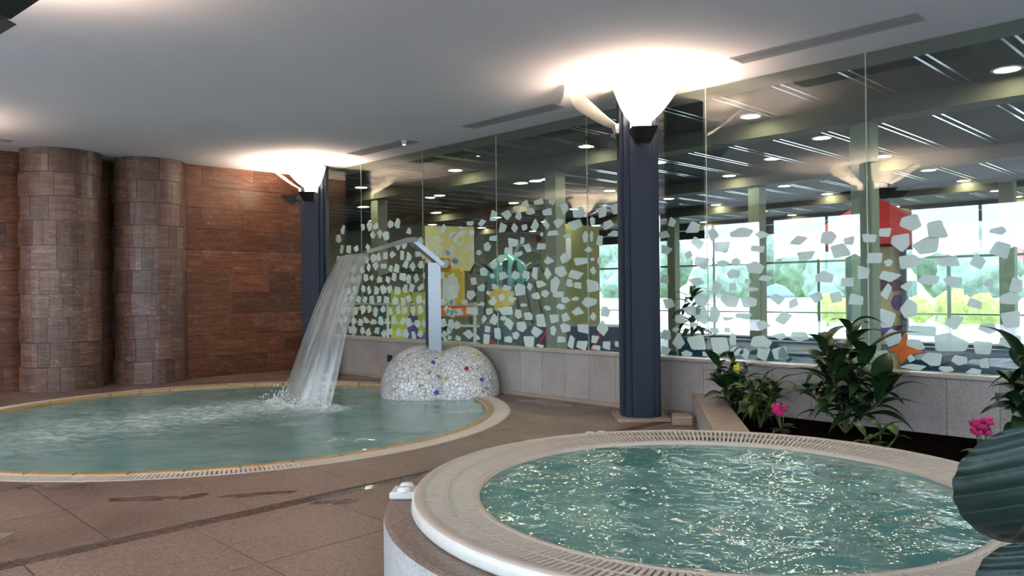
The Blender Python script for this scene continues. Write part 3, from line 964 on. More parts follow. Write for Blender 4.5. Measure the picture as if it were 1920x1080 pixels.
# cross-shaped section turned 45 degrees to the walls
C_, B_, P_ = 0.185, 0.118, 0.225      # core half, plate half-width, plate reach
sec = [(C_, -C_), (C_, -B_), (P_, -B_), (P_, B_), (C_, B_), (C_, C_), (B_, C_), (B_, P_), (-B_, P_), (-B_, C_), (-C_, C_), (-C_, B_), (-P_, B_), (-P_, -B_), (-C_, -B_), (-C_, -C_), (-B_, -C_), (-B_, -P_), (B_, -P_), (B_, -C_)]
sec = [rotpt(p, pi/4) for p in sec]


def make_pillar(x, y, label):
    e = empty('steel_pillar', (x, y, 0), 0, label, 'pillar', 'slate blue steel pillars')
    MB().prism(sec, 0.035, ZC).build('shaft', M['pillar'], e)
    pl = [rotpt(p, pi/4) for p in ((-.30, -.30), (.30, -.30), (.30, .30), (-.30, .30))]
    if x > 5:
        pl = [(max(-.45, min(p[0], XG-0.03-x)), p[1]) for p in pl]
    MB().prism(pl, 0.0, 0.035).build('plinth', M['curb'], e)
    return e


# shapes of one uplight, local axes: +X points away from the pillar, z is height above the floor
def fan_mesh():
    v = []
    n = 14
    hb, ht, L0, L1 = 0.115, 0.375, 0.54, 0.655
    rows_ = 6
    for side in (0, 1):
        for r in range(rows_+1):
            for k in range(n+1):
                u = -1+2*k/n
                t = r/rows_
                L = L0+(L1-L0)*(1-u*u)
                w = (hb+(ht-hb)*t)*u
                d = L*t
                bend = 0.05*sin(pi*t)
                ox = 0.245+d*0.80-bend*0.55
                oz = 3.415+d*0.565-bend*0.80
                off = 0.006 if side else -0.006
                v.append((ox-off*0.57, w, oz+off*0.8))
    f = []
    W = n+1
    H = (rows_+1)*W
    for r in range(rows_):
        for k in range(n):
            a = r*W+k
            f.append((a, a+1, a+W+1, a+W)); f.append((H+a, H+a+W, H+a+W+1, H+a+1))
    for k in range(n):
        a = rows_*W+k
        f.append((a, a+1, H+a+1, H+a)); f.append((k, H+k, H+k+1, k+1))
    for r in range(rows_):
        a = r*W
        f.append((a, a+W, H+a+W, H+a)); f.append((a+n, H+a+n, H+a+W+n, a+W+n))
    m = MB().add(v, f).mesh('fan_shade', M['fan'], True)
    return m


FAN = fan_mesh()
br = MB().add([(0.225, -.118, 3.32), (0.225, .118, 3.32), (0.225, .118, 3.43), (0.225, -.118, 3.43), (0.262, -.118, 3.32), (0.262, .118, 3.32), (0.275, .122, 3.43), (0.275, -.122, 3.43)],
              [(0, 1, 2, 3), (4, 7, 6, 5), (0, 4, 5, 1), (3, 2, 6, 7), (0, 3, 7, 4), (1, 5, 6, 2)])
BRK = br.mesh('bracket', M['bracket'])
hd = MB().add([(0.36, -.085, 3.15), (0.44, -.085, 3.15), (0.44, .085, 3.15), (0.36, .085, 3.15),
               (0.32, -.145, 3.30), (0.60, -.145, 3.30), (0.60, .145, 3.30), (0.32, .145, 3.30),
               (0.335, -.13, 3.30), (0.58, -.13, 3.30), (0.58, .13, 3.30), (0.335, .13, 3.30),
               (0.335, -.13, 3.275), (0.58, -.13, 3.285), (0.58, .13, 3.285), (0.335, .13, 3.275)],
              [(0, 3, 2, 1), (0, 1, 5, 4), (1, 2, 6, 5), (2, 3, 7, 6), (3, 0, 4, 7),
               (4, 5, 9, 8), (5, 6, 10, 9), (6, 7, 11, 10), (7, 4, 8, 11),
               (8, 9, 13, 12), (9, 10, 14, 13), (10, 11, 15, 14), (11, 8, 12, 15)])
HEAD = hd.mesh('flood_head', M['black'])
LENS_ON = MB().add([(0.34, -.125, 3.288), (0.575, -.125, 3.292), (0.575, .125, 3.292), (0.34, .125, 3.288)], [(0, 1, 2, 3)]).mesh('lens', M['lens'])
ARM = MB().box(0.22, -0.025, 3.19, 0.37, 0.025, 3.235).box(0.222, -0.05, 3.15, 0.235, 0.05, 3.28).mesh('arm', M['black'])


def uplight(x, y, deg, power, label):
    e = empty('fan_uplight', (x, y, 0), radians(deg), label, 'wall lamp', 'fan uplights on the pillars')
    obj('fan_shade', FAN, e)
    obj('bracket', BRK, e)
    h = obj('flood_head', HEAD, e)
    obj('arm', ARM, h)
    if power > 0:
        obj('lens', LENS_ON, h)
        d = bpy.data.lights.new('uplight_beam', 'SPOT')
        d.energy = power
        d.color = (1.0, 0.75, 0.56)
        d.spot_size = radians(165); d.spot_blend = 0.6
        d.shadow_soft_size = 0.07
        o = bpy.data.objects.new('uplight_beam', d)
        o.location = (0.46, 0, 3.305)
        o.rotation_euler = (radians(180), 0, 0)
        o.parent = e
        link(o)
    return e


PW = 180.0
P1, P2 = (7.45, 5.45), (7.47, 12.75)
make_pillar(*P1, 'slate blue steel pillar in front of the glass, the tall one right of centre')
make_pillar(*P2, 'slate blue steel pillar at the far end beside the brown stone wall')
make_pillar(0.75, 5.62, 'dark steel pillar just past the left edge of the picture')
make_pillar(0.84, 12.75, 'steel pillar outside the left edge near the brown stone wall')
make_pillar(7.45, -1.85, 'steel pillar by the glass behind the photographer')
uplight(*P1, 225, PW, 'glowing white fan-shaped lamp on the face of the central pillar')
uplight(*P1, 135, 0, 'white fan-shaped lamp seen edge-on at the left of the central pillar')
uplight(*P2, 225, PW, 'glowing white fan-shaped lamp on the face of the far pillar')
uplight(*P2, 135, PW*0.3, 'white fan lamp seen edge-on at the left of the far pillar by the stone wall')
for dg, nm in ((225, 'camera side'), (315, 'right side'), (45, 'far side')):
    uplight(0.75, 5.62, dg, PW if dg != 315 else PW*0.4, 'black floodlight on the %s of the pillar at the upper left corner' % nm)
for dg, nm in ((315, 'right side'), (225, 'near side')):
    uplight(0.84, 12.75, dg, PW, 'fan lamp on the %s of the pillar outside the left edge' % nm)
uplight(7.45, -1.85, 135, PW, 'fan lamp on the pillar behind the photographer')

# ------------------------------------------------------------------ round pool
def water_disc(name, mat, r, rings, segs, fn, parent, loc):
    v = [(0, 0, 0)]
    fo = [0.0]
    h, q = fn(0, 0); v[0] = (0, 0, h); fo[0] = q
    for i in range(1, rings+1):
        rr = r*i/rings
        for k in range(segs):
            a = 2*pi*k/segs
            x, y = rr*cos(a), rr*sin(a)
            h, q = fn(x, y)
            if i == rings: h = 0
            v.append((x, y, h)); fo.append(q)
    f = [(0, 1+k, 1+(k+1) % segs) for k in range(segs)]
    for i in range(rings-1):
        a, b = 1+i*segs, 1+(i+1)*segs
        f += [(a+k, b+k, b+(k+1) % segs, a+(k+1) % segs) for k in range(segs)]
    m = mesh(name, v, f, mat, True)
    at = m.attributes.new('foam', 'FLOAT', 'POINT')
    at.data.foreach_set('value', fo)
    return obj(name, m, parent, loc)


pool = empty('round_pool', (PC[0], PC[1], 0), 0, 'large round pool of churning turquoise water set into the floor', 'pool')
MB().lathe([(3.22, -0.02), (3.22, -0.9), (0.0, -1.0)], 72).build('basin', M['pool_tile'], pool, smooth=True)
LAND = (5.42-PC[0], 9.80-PC[1])


# where the curved sheet of the waterfall meets the water
ARC = []
for _k in range(9):
    _u = -1+_k/4
    ARC.append((5.24+0.44*_u*_u-0.295*_u-PC[0], 9.87-0.20*_u*_u-0.646*_u-PC[1]))


def pool_h(x, y):
    p = Vector((x*2.0, y*2.0, 0.3))
    h = 0.010*noise.noise(p)+0.004*noise.noise(p*2.7)
    # churned band running from the waterfall towards the left rim
    t = max(0.0, min(1.0, (LAND[0]+0.35-x)/3.9))
    cy = LAND[1]+0.2*t*(1-t)+0.05*t
    wd = 0.8+0.75*t
    d = abs(y-cy)/wd
    on = max(0.0, min(1.0, (LAND[0]+0.75-x)/0.6))
    band = math.exp(-d**3*0.9)*on*(1.0-0.35*t)
    dl = min(sqrt((x-ax)**2+(y-ay)**2) for ax, ay in ARC)/0.40
    splash = math.exp(-dl*dl)
    fo = max(band*0.68, splash)
    h += fo*(0.028*noise.noise(p*3.4)+0.02*noise.noise(p*7.0)) + splash*0.03
    return h, fo


water_disc('water', M['pool_water'], 3.23, 130, 240, pool_h, pool, (0, 0, -0.022))
# ochre nosing stones round the water
nn = 46
nm_ = MB()
dq = 2*pi/nn
v = []
for k in range(5):
    q = -dq/2+0.0032+(dq-0.0064)*k/4
    for r_, z_ in ((3.20, -0.05), (3.20, -0.004), (3.215, 0.010), (3.285, 0.010), (3.295, 0.0), (3.295, -0.05)):
        v.append((r_*cos(q), r_*sin(q), z_))
f = []
for k in range(4):
    for i in range(6):
        f.append((k*6+i, (k+1)*6+i, (k+1)*6+(i+1) % 6, k*6+(i+1) % 6))
f += [tuple(range(5, -1, -1)), tuple(24+i for i in range(6))]
NOSE = nm_.add(v, f).mesh('nosing_stone', M['nosing'])
for k in range(nn):
    obj('nosing_stone', NOSE, pool, (0, 0, 0), (0, 0, k*dq))
MB().lathe([(3.20, -0.06), (3.20, -0.03), (3.52, -0.03), (3.52, -0.06)], 96).build('gutter', M['gutter'], pool)
MB().lathe([(3.29, -0.03), (3.29, 0.003), (3.315, 0.003), (3.315, -0.03)], 96).lathe([(3.478, -0.03), (3.478, 0.003), (3.505, 0.003), (3.505, -0.03)], 96).build('grating_frame', M['cream'], pool)
gb = MB()
for k in range(560):
    q = 2*pi*k/560
    c, s_ = cos(q), sin(q)
    hw = 0.0128
    pts = [(3.312*c-hw*-s_, 3.312*s_-hw*c), (3.48*c-hw*-s_, 3.48*s_-hw*c), (3.48*c+hw*-s_, 3.48*s_+hw*c), (3.312*c+hw*-s_, 3.312*s_+hw*c)]
    gb.prism(pts, -0.02, 0.002)
tag(gb.build('grating_bars', M['cream'], pool), kind='stuff')
for (x, y) in ((2.33, 8.85), (3.93, 7.98), (3.88, 7.10), (3.2, 8.2)):
    MB().lathe([(0.0, 0.03), (0.26, 0.03), (0.30, 0.0)], 24).build('inlet_grille', M['jet'], pool, (x-PC[0]-0.1, y-PC[1]+0.45, -0.55))

# ------------------------------------------------------------------ mosaic mound with the water spout
mound = empty('mosaic_mound', (7.31, 8.93, 0), 0, 'white broken-tile mosaic mound with coloured chips at the pool edge', 'mound')


LOBES = ((-0.18, 0.24, 0.62, 0.63, 0.66), (0.22, -0.20, 0.52, 0.60, 0.655))


def mound_r(th, ph):
    """distance from the mound's base centre to its skin in a direction"""
    d = Vector((cos(ph)*cos(th), cos(ph)*sin(th), sin(ph)))
    best = 0.0
    for (lx, ly, ra, rb, hz) in LOBES:
        c = Vector((lx, ly, 0.05))
        S = Vector((1/ra, 1/rb, 1/hz))
        dd = Vector((d.x*S.x, d.y*S.y, d.z*S.z)); cc = Vector((c.x*S.x, c.y*S.y, c.z*S.z))
        aa = dd.dot(dd); bb = -2*dd.dot(cc); c2 = cc.dot(cc)-1
        disc = bb*bb-4*aa*c2
        if disc >= 0:
            t = (-bb+sqrt(disc))/(2*aa)
            best = max(best, t)
    return best


v = []
NT_, NP_ = 72, 24
for j in range(NP_+1):
    ph = (pi/2)*j/NP_*0.999-0.12*(1-j/NP_)
    for i in range(NT_):
        th = 2*pi*i/NT_
        r_ = mound_r(th, max(ph, 0.0))
        p = Vector((cos(ph)*cos(th), cos(ph)*sin(th), sin(ph)))*r_
        if p.x+7.31 > XG-0.024: p.x = XG-0.024-7.31
        v.append(tuple(p))
f = [(j*NT_+i, j*NT_+(i+1) % NT_, (j+1)*NT_+(i+1) % NT_, (j+1)*NT_+i) for j in range(NP_) for i in range(NT_)]
f.append(tuple(NP_*NT_+i for i in range(NT_)))
MB().add(v, f).build('mound_body', M['mosaic'], mound, smooth=True)
for (th, ph, mt, s_) in ((212, 52, 'chip_blue', .036), (196, 30, 'chip_yellow', .024), (240, 30, 'chip_yellow', .036), (222, 9, 'chip_blue', .042), (266, 34, 'chip_red', .036), (278, 18, 'chip_blue', .036), (292, 44, 'chip_yellow', .026)):
    th, ph = radians(th), radians(ph)
    r_ = mound_r(th, ph)
    e_ = 0.03
    P = lambda a, b: Vector((cos(b)*cos(a), cos(b)*sin(a), sin(b)))*mound_r(a, b)
    p = P(th, ph)
    nrm = (P(th+e_, ph)-p).cross(P(th, ph+e_)-p).normalized()
    t1 = nrm.cross(Vector((0, 0, 1))).normalized(); t2 = nrm.cross(t1)
    rg = random.Random(int(th*100))
    ps = [p+t1*(s_*cos(2*pi*k/5+rg.uniform(-.3, .3)))+t2*(s_*sin(2*pi*k/5)) for k in range(5)]
    vv = [q+nrm*0.008 for q in ps]+[q-nrm*0.02 for q in ps]
    MB().add(vv, [(0, 1, 2, 3, 4)]+[(k, 5+k, 5+(k+1) % 5, (k+1) % 5) for k in range(5)]).build('mosaic_chip', M[mt], mound)

SP = Vector((7.2, 8.98, 0))            # foot of the spout
D = Vector((-0.91, 0.415, 0)).normalized()
Wd = Vector((-D.y, D.x, 0)) * -1       # across the sheet
spout = empty('water_spout', (SP.x, SP.y, 0.55), 0, 'brushed steel water spout standing on the mosaic mound', 'spout')


def loc_(l, w, z):
    q = D*l+Wd*w
    return (q.x, q.y, z-0.55)


hw = 0.095
pts = [loc_(-hw, -hw, 0), loc_(hw, -hw, 0), loc_(hw, hw, 0), loc_(-hw, hw, 0)]
MB().prism([(p[0], p[1]) for p in pts], 0.0, 1.93-0.55).build('post', M['steel'], spout)


def duct(name, secs):
    """box duct through sections (l, half width, z centre, half thickness, tilt normal)"""
    v = []
    for (l, w, z, h, tl) in secs:
        for (sw, sh_) in ((-1, -1), (1, -1), (1, 1), (-1, 1)):
            v.append(loc_(l+sh_*h*sin(tl), sw*w, z+sh_*h*cos(tl)))
    f = []
    for i in range(len(secs)-1):
        a, b = i*4, (i+1)*4
        f += [(a+k, a+(k+1) % 4, b+(k+1) % 4, b+k) for k in range(4)]
    f += [(3, 2, 1, 0), tuple((len(secs)-1)*4+k for k in range(4))]
    return MB().add(v, f).build(name, M['steel'], spout)


duct('rising_duct', [(-0.13, 0.12, 1.90, 0.035, -0.85), (0.30, 0.13, 2.25, 0.035, -0.3)])
duct('fan_outlet', [(0.26, 0.13, 2.262, 0.035, 0.15), (0.40, 0.16, 2.255, 0.034, 0.2), (0.80, 0.36, 2.135, 0.026, 0.25), (1.06, 0.55, 2.055, 0.026, 0.28)])

# the sheet of falling water
prof = [(0, 0), (0.08, 0.015), (0.17, 0.10), (0.27, 0.28), (0.40, 0.56), (0.56, 0.98), (0.74, 1.48), (0.93, 2.06)]


def drop(s):
    i = min(int(s*(len(prof)-1)), len(prof)-2)
    t = s*(len(prof)-1)-i
    p0, p1, p2, p3 = (prof[max(0, min(len(prof)-1, i+k))] for k in (-1, 0, 1, 2))
    c = []
    for q in (0, 1):
        c.append(0.5*((2*p1[q])+(-p0[q]+p2[q])*t+(2*p0[q]-5*p1[q]+4*p2[q]-p3[q])*t*t+(-p0[q]+3*p1[q]-3*p2[q]+p3[q])*t**3))
    return c


fall = empty('waterfall', (SP.x+D.x*1.9, SP.y+D.y*1.9, -0.02), 0, 'arching sheet of water falling from the steel spout into the round pool', 'waterfall')
v = []; uvs = []
NS, NW = 56, 46
for layer, dl in ((0, 0.0), (1, 0.05)):
    for i in range(NS+1):
        s_ = i/NS
        x, dz = drop(s_)
        wv = 0.57+0.14*s_**1.25
        for k in range(NW+1):
            u = -1+2*k/NW
            jit = 0.05*s_*noise.noise(Vector((u*6+layer*9, s_*3.0, 1.7)))+0.02*s_*noise.noise(Vector((u*22, s_*5, layer*4.0)))
            lag = -(0.22+0.26*s_)*u*u+0.10
            q = SP+D*(1.12+x+jit+lag-dl*(0.3+s_))+Wd*(u*wv+0.04*s_*noise.noise(Vector((u*4, s_*4, 8.0+layer))))
            v.append((q.x-fall.location.x, q.y-fall.location.y, 2.045-dz-dl*0.5*(1-s_)-fall.location.z))
            uvs.append((u*0.5+0.5+layer*2.3, s_))
f = []
per = (NS+1)*(NW+1)
for layer in (0, 1):
    for i in range(NS):
        for k in range(NW):
            a = layer*per+i*(NW+1)+k
            f.append((a, a+1, a+NW+2, a+NW+1))
m = mesh('water_sheet', v, f, M['fall'], True)
ul = m.uv_layers.new(name='UVMap')
for lp in m.loops:
    ul.data[lp.index].uv = uvs[lp.vertex_index]
obj('water_sheet', m, fall)
# spray thrown up where the sheet lands
rng = random.Random(5)
mb = MB()
for k in range(520):
    u = rng.gauss(0, 0.42)
    q = D*(rng.gauss(0.22, 0.14)-0.6*u*u)+Wd*u
    z = abs(rng.gauss(0, 0.09))
    s_ = rng.uniform(0.004, 0.013)
    c = Vector((q.x, q.y, z+0.01))
    mb.add([c+Vector((s_, 0, 0)), c-Vector((s_, 0, 0)), c+Vector((0, s_, 0)), c-Vector((0, s_, 0)), c+Vector((0, 0, s_*1.5)), c-Vector((0, 0, s_*1.5))],
           [(0, 2, 4), (2, 1, 4), (1, 3, 4), (3, 0, 4), (2, 0, 5), (1, 2, 5), (3, 1, 5), (0, 3, 5)])
tag(mb.build('spray', M['foam'], fall, smooth=True), kind='stuff')

# ------------------------------------------------------------------ raised whirlpool
tub = empty('whirlpool_tub', (TC[0], TC[1], 0), 0, 'raised round whirlpool with cream slatted rim and green bubbling water', 'whirlpool')
MB().lathe([(1.54, 0.36), (1.55, 0.430), (1.675, 0.430), (1.69, 0.424), (1.695, 0.415)], 120).build('stone_ledge', M['floor'], tub, smooth=False)
MB().lathe([(1.695, 0.417), (1.698, 0.40), (1.698, 0.0)], 120).build('stone_skirt', M['granite_grey'], tub, smooth=True)
MB().lathe([(1.535, 0.43), (1.556, 0.432), (1.566, 0.445), (1.560, 0.482), (1.552, 0.492)], 120).build('white_skirt', M['white'], tub, smooth=True)
MB().lathe([(1.553, 0.488), (1.551, 0.496), (1.545, 0.500), (1.508, 0.500), (1.503, 0.496), (1.503, 0.45)], 120).build('outer_lip', M['tan_grate'], tub, smooth=True)
MB().lathe([(1.51, 0.445), (1.26, 0.445)], 120).build('overflow_channel', M['gutter'], tub)
MB().lathe([(1.272, 0.445), (1.272, 0.474), (1.266, 0.479), (1.238, 0.477), (1.226, 0.468), (1.224, 0.36)], 120).build('inner_rim', M['tan_grate'], tub, smooth=True)
MB().lathe([(1.224, 0.40), (1.20, -0.35), (0.0, -0.40)], 72).build('basin', M['pool_tile'], tub, smooth=True)
nb = 300
bw = 0.0078
BAR = MB().add([(1.268, -bw, 0.462), (1.505, -bw, 0.482), (1.505, bw, 0.482), (1.268, bw, 0.462), (1.268, -bw, 0.477), (1.505, -bw, 0.497), (1.505, bw, 0.497), (1.268, bw, 0.477)],
               [(0, 3, 2, 1), (4, 5, 6, 7), (0, 1, 5, 4), (1, 2, 6, 5), (2, 3, 7, 6), (3, 0, 4, 7)]).mesh('grate_bar', M['tan_grate'])
for k in range(nb):
    obj('grate_bar', BAR, tub, (0, 0, 0), (0, 0, 2*pi*k/nb))
MB().lathe([(1.385, 0.470), (1.385, 0.4885), (1.392, 0.4890), (1.392, 0.470)], 120).build('grating_rib', M['tan_grate'], tub)


def tub_h(x, y):
    p = Vector((x*2.4, y*2.4, 4.0))
    h = 0.010*noise.noise(p)+0.008*noise.noise(p*2.6)+0.004*noise.noise(p*6.5)
    fo = 0.0
    for (cx, cy, r_) in ((-0.75, 0.1, .42), (-0.15, -0.45, .40), (0.45, 0.3, .45), (0.0, 0.75, .36), (0.55, -0.5, .4)):
        d2 = ((x-cx)**2+(y-cy)**2)/(r_*r_)
        fo = max(fo, 0.42*math.exp(-d2))
    h += fo*0.016*noise.noise(p*4.2)
    return h, fo


water_disc('water', M['tub_water'], 1.228, 90, 220, tub_h, tub, (0, 0, 0.456))
# hinged fittings on the rim: a white tab with two round caps, twice
for (deg, nm) in ((133, 'white_tab'), (62, 'white_tab')):
    a = radians(deg)
    t = MB().bbox(1.545, -0.075, 0.432, 1.69, 0.075, 0.470, 0.008).build(nm, M['white'], tub, (0, 0, 0), (0, 0, a))
    for q in (-0.045, 0.045):
        MB().lathe([(0.0, 0.022), (0.028, 0.020), (0.036, 0.010), (0.036, 0.0)], 18).build('cap', M['white'], t, (1.62, q, 0.470), smooth=True)
for (x, y) in ((5.51-1.75, 3.9-1.25), (4.35, 2.35), (3.95, 1.45)):
    MB().lathe([(0.0, 0.02), (0.06, 0.02), (0.075, 0.0)], 18).build('jet_nozzle', M['jet'], tub, (x-TC[0], y-TC[1], 0.36))

# ------------------------------------------------------------------ planter bed by the glass
curb = empty('planter_curb', (6.9, 4.3, 0), 0, 'tan granite curb of the planting bed running from the glass wall to the whirlpool', 'curb')
ca, cb = Vector((7.91, 5.02, 0)), Vector((5.05, 2.93, 0))
dv = (cb-ca).normalized(); nv = Vector((dv.y, -dv.x, 0))
if nv.y > 0: nv = -nv
wC = 0.30
nblk = 4
for k in range(nblk):
    a = ca.lerp(cb, k/nblk)+dv*0.003; b = ca.lerp(cb, (k+1)/nblk)-dv*0.003
    ps = [a, b, b+nv*wC, a+nv*wC]
    if k == 0:
        ps = [Vector((XG-0.022, a.y+0.02, 0)), b, b+nv*wC, Vector((XG-0.022, a.y-0.33, 0))]
    MB().prism([(p.x-6.9, p.y-4.3) for p in ps], 0.0, 0.255).build('curb_stone', M['granite'], curb)
    MB().prism([(p.x-6.9, p.y-4.3) for p in ps], 0.256, 0.285).build('curb_cap', M['curb'], curb)
st = [Vector((7.86, 5.11, 0)), Vector((7.86, 5.33, 0)), Vector((7.62, 5.20, 0)), Vector((7.1, 4.78, 0)), Vector((7.25, 4.60, 0))]
soil = MB()
sv = [(XG-0.022, 4.68), (5.25, 2.72), (5.30, 1.9), (5.1, 1.2), (4.6, 0.6), (4.2, 0.2), (4.2, -1.3), (XG-0.022, -1.3)]
soil.prism(sv, 0.0, 0.12)
o = soil.build('planting_bed', M['soil'])
tag(o, 'dark bed of soil between the whirlpool and the granite wall', 'soil bed')
MB().bbox(-0.14, -0.11, 0, 0.14, 0.11, 0.10, 0.01).build('step_stone', M['curb'], curb, (0.52, 0.56, 0), (0, 0, 0.63))


# ------------------------------------------------------------------ plants
def leaf_mesh(name, L, Wd_, droop, fold, mat, shape=0.85, ribs=0.0, n=8):
    """pointed leaf along +X with a folded midrib and a drooping tip"""
    v = []; uv = []
    cols = (-1, -0.5, 0, 0.5, 1)
    for i in range(n+1):
        t = i/n
        w = Wd_*0.5*(sin(pi*min(1, t**shape*0.97+0.03)))
        ang = droop*t
        x = L*t*cos(ang*0.6); z = -L*t*sin(ang*0.6)*t
        for c in cols:
            rb = ribs*sin(t*n*pi)*abs(c)*(1 if i % 2 else -1)
            v.append((x, c*w, z+fold*abs(c)*w+rb))
            uv.append((c*0.5+0.5, t))
    f = []
    for i in range(n):
        for k in range(4):
            a = i*5+k
            f.append((a, a+1, a+6, a+5))
    nv_ = len(v)
    v += [(p[0], p[1], p[2]-0.002) for p in v]
    uv += uv[:nv_]
    f += [tuple(nv_+q for q in reversed(g)) for g in f]
    m = mesh(name, v, f, M[mat], True)
    ul = m.uv_layers.new(name='UVMap')
    for lp in m.loops:
        ul.data[lp.index].uv = uv[lp.vertex_index]
    return m


def bush(name, label, cat, base, stems, leaves, mat, rng, lean=(0, 0), group=None):
    """stems: (dx, dy, height); leaves: (count per stem, length, width, droop)"""
    e = empty(name, base, 0, label, cat, group)
    cnt, L, W_, dr = leaves
    ms = [leaf_mesh('leaf', L*k, W_*k, dr*q, 0.25, mat) for k, q in ((1.0, 1.0), (0.82, 1.3), (1.15, 0.7))]
    for (dx, dy, h) in stems:
        pts = [(0, 0, 0), (dx*0.35, dy*0.35, h*0.4), (dx*0.8, dy*0.8, h*0.75), (dx, dy, h)]
        MB().tube(pts, [0.012, 0.010, 0.007, 0.004], 6).build('stem', M['stem'], e)
        for k in range(cnt):
            t = 0.30+0.70*(k+0.5)/cnt
            x, y = dx*t, dy*t
            z = h*t
            yaw = k*2.4+rng.uniform(-.4, .4)
            el = radians(rng.uniform(5, 40))+(t-0.4)*0.9
            o = obj('leaf', rng.choice(ms), e, (x, y, z), (rng.uniform(-.3, .3), -el, yaw))
            s_ = rng.uniform(0.75, 1.1)
            o.scale = (s_, s_, s_)
    return e


def flower(e, at, r, mat, n=6):
    """open blossom made of cupped petals"""
    pm_ = MB()
    v = []
    for i in range(5):
        t = i/4
        w = r*0.42*sin(pi*(0.12+0.80*t))
        for c in (-1, 0, 1):
            v.append((r*t*0.95, c*w, r*0.45*t*t+0.10*r*abs(c)))
    f = []
    for i in range(4):
        for k in range(2):
            a = i*3+k
            f.append((a, a+1, a+4, a+3))
    m = mesh('petal', v, f, M[mat], True)
    for k in range(n):
        obj('petal', m, e, at, (0, -0.25 if k % 2 else -0.7, 2*pi*k/n))


rng = random.Random(21)
SZ = 0.12
bush('leafy_shrub', 'small leafy green shrub at the corner of the planting bed beside the curb', 'plant', (7.45, 4.25, SZ),
     [(-0.12, 0.12, .62), (0.10, 0.05, .70), (0.0, -0.14, .55), (-0.2, -0.05, .45), (0.16, 0.12, .50)], (11, .27, .115, 1.0), 'leaf_dark', rng)
yb = bush('yellow_flowered_plant', 'green leafy plant with one yellow bloom in the planting bed', 'plant', (7.15, 3.78, SZ),
          [(-0.10, 0.10, .50), (0.08, 0.02, .46), (0.0, -0.14, .38), (-0.18, -0.04, .36), (0.14, -0.12, .40)], (11, .26, .105, 1.2), 'leaf_fresh', rng)
for at in ((-0.12, 0.18, .55), (-0.10, 0.19, .575)):
    flower(yb, at, 0.055, 'yellow')
bush('tall_foliage_plant', 'tallest plant in the bed, with long pointed dark leaves against the glass', 'plant', (7.42, 3.05, SZ),
     [(-0.10, -0.42, .42), (-0.12, 0.34, .44), (0.10, -0.02, 1.05), (-0.05, 0.16, .85), (0.02, -0.20, .80), (-0.16, 0.02, .62), (0.12, 0.26, .58), (0.06, -0.36, .52)], (11, .42, .155, 0.85), 'leaf_dark', rng)
bush('seedling', 'small low plant with a few pale leaves on the bare soil', 'plant', (6.45, 2.38, SZ),
     [(-0.06, 0.10, .20), (0.06, -0.12, .22), (0.02, 0.0, .26)], (4, .21, .11, 0.8), 'leaf_fresh', rng)
bush('broad_leaf_plant', 'bushy broad-leaved plant in the bed at the right edge of the picture', 'plant', (7.35, 1.45, SZ),
     [(-0.05, 0.15, .80), (0.10, 0.02, .85), (-0.15, -0.05, .62), (0.0, -0.22, .66), (-0.22, 0.15, .48), (0.12, 0.24, .60)], (10, .36, .18, 1.05), 'leaf_dark', rng)


def cyclamen(base, label, s_):
    e = empty('pink_flower', base, 0, label, 'flower', 'pink flowers in the planting bed')
    rg = random.Random(int(base[1]*10))
    lm = leaf_mesh('leaf', .13, .10, 0.5, 0.1, 'leaf_dark')
    for k in range(7):
        obj('leaf', lm, e, (0, 0, .05+.01*k), (0, -rg.uniform(0.1, 0.5), k*0.95))
    for k in range(6):
        a = rg.uniform(0, 2*pi); r_ = rg.uniform(0.0, 0.075)
        h = rg.uniform(.16, .27)*s_
        x, y = r_*cos(a), r_*sin(a)
        MB().tube([(0, 0, 0), (x*.6, y*.6, h*.6), (x, y, h)], 0.004, 5).build('stem', M['stem'], e)
        flower(e, (x, y, h), 0.075, 'pink', 5)


cyclamen((6.72, 3.33, SZ), 'pink flower below the yellow-flowered plant', 1.0)
cyclamen((6.93, 1.80, SZ), 'pink flower near the right edge beside the big ribbed leaf', 1.05)

# big ribbed-leaf plant standing in a pot close to the camera
pot = empty('ribbed_leaf_plant', (2.80, 0.18, 0), 0, 'large dark ribbed leaves of a potted plant at the lower right corner', 'plant')
MB().lathe([(0.0, 0.0), (0.13, 0.0), (0.18, 0.30), (0.195, 0.30), (0.195, 0.335), (0.17, 0.335), (0.16, 0.28), (0.0, 0.28)], 28).build('pot', M['pot'], pot, smooth=False)
MB().lathe([(0.0, 0.29), (0.162, 0.285)], 20).build('soil', M['soil'], pot)


def ribbed_leaf(L, W_, n=77, m_=16):
    """broad oval leaf with deep side ribs, along +X, upper side +Z"""
    v = []; uv = []
    for i in range(n+1):
        t = i/n
        w = W_*0.5*(sin(pi*(0.04+0.95*t**0.80)))**0.75
        for k in range(m_+1):
            c = -1+2*k/m_
            ph = (t*7.0-abs(c)*1.3)*2*pi
            rb = 0.013*(abs(cos(ph/2))**0.7-0.5)*min(1, abs(c)*3)
            edge = 0.012*sin(ph)*abs(c)**3
            v.append((L*t*cos(0.7*t), c*w+0*edge, -L*0.55*t*t+0.22*abs(c)*w-0.42*(c*c)*w+rb+edge*0.5))
            uv.append((c*0.5+0.5, t))
    f = []
    for i in range(n):
        for k in range(m_):
            a = i*(m_+1)+k
            f.append((a, a+1, a+m_+2, a+m_+1))
    nv_ = len(v)
    v += [(p[0], p[1], p[2]-0.003) for p in v]; uv += uv[:nv_]
    f += [tuple(nv_+q for q in reversed(g)) for g in f]
    m = mesh('ribbed_leaf', v, f, M['leaf_rib'], True)
    ul = m.uv_layers.new(name='UVMap')
    for lp in m.loops:
        ul.data[lp.index].uv = uv[lp.vertex_index]
    return m


RL = ribbed_leaf(0.46, 0.42)
RS = ribbed_leaf(0.30, 0.27)
PB = Vector((2.80, 0.18, 0))


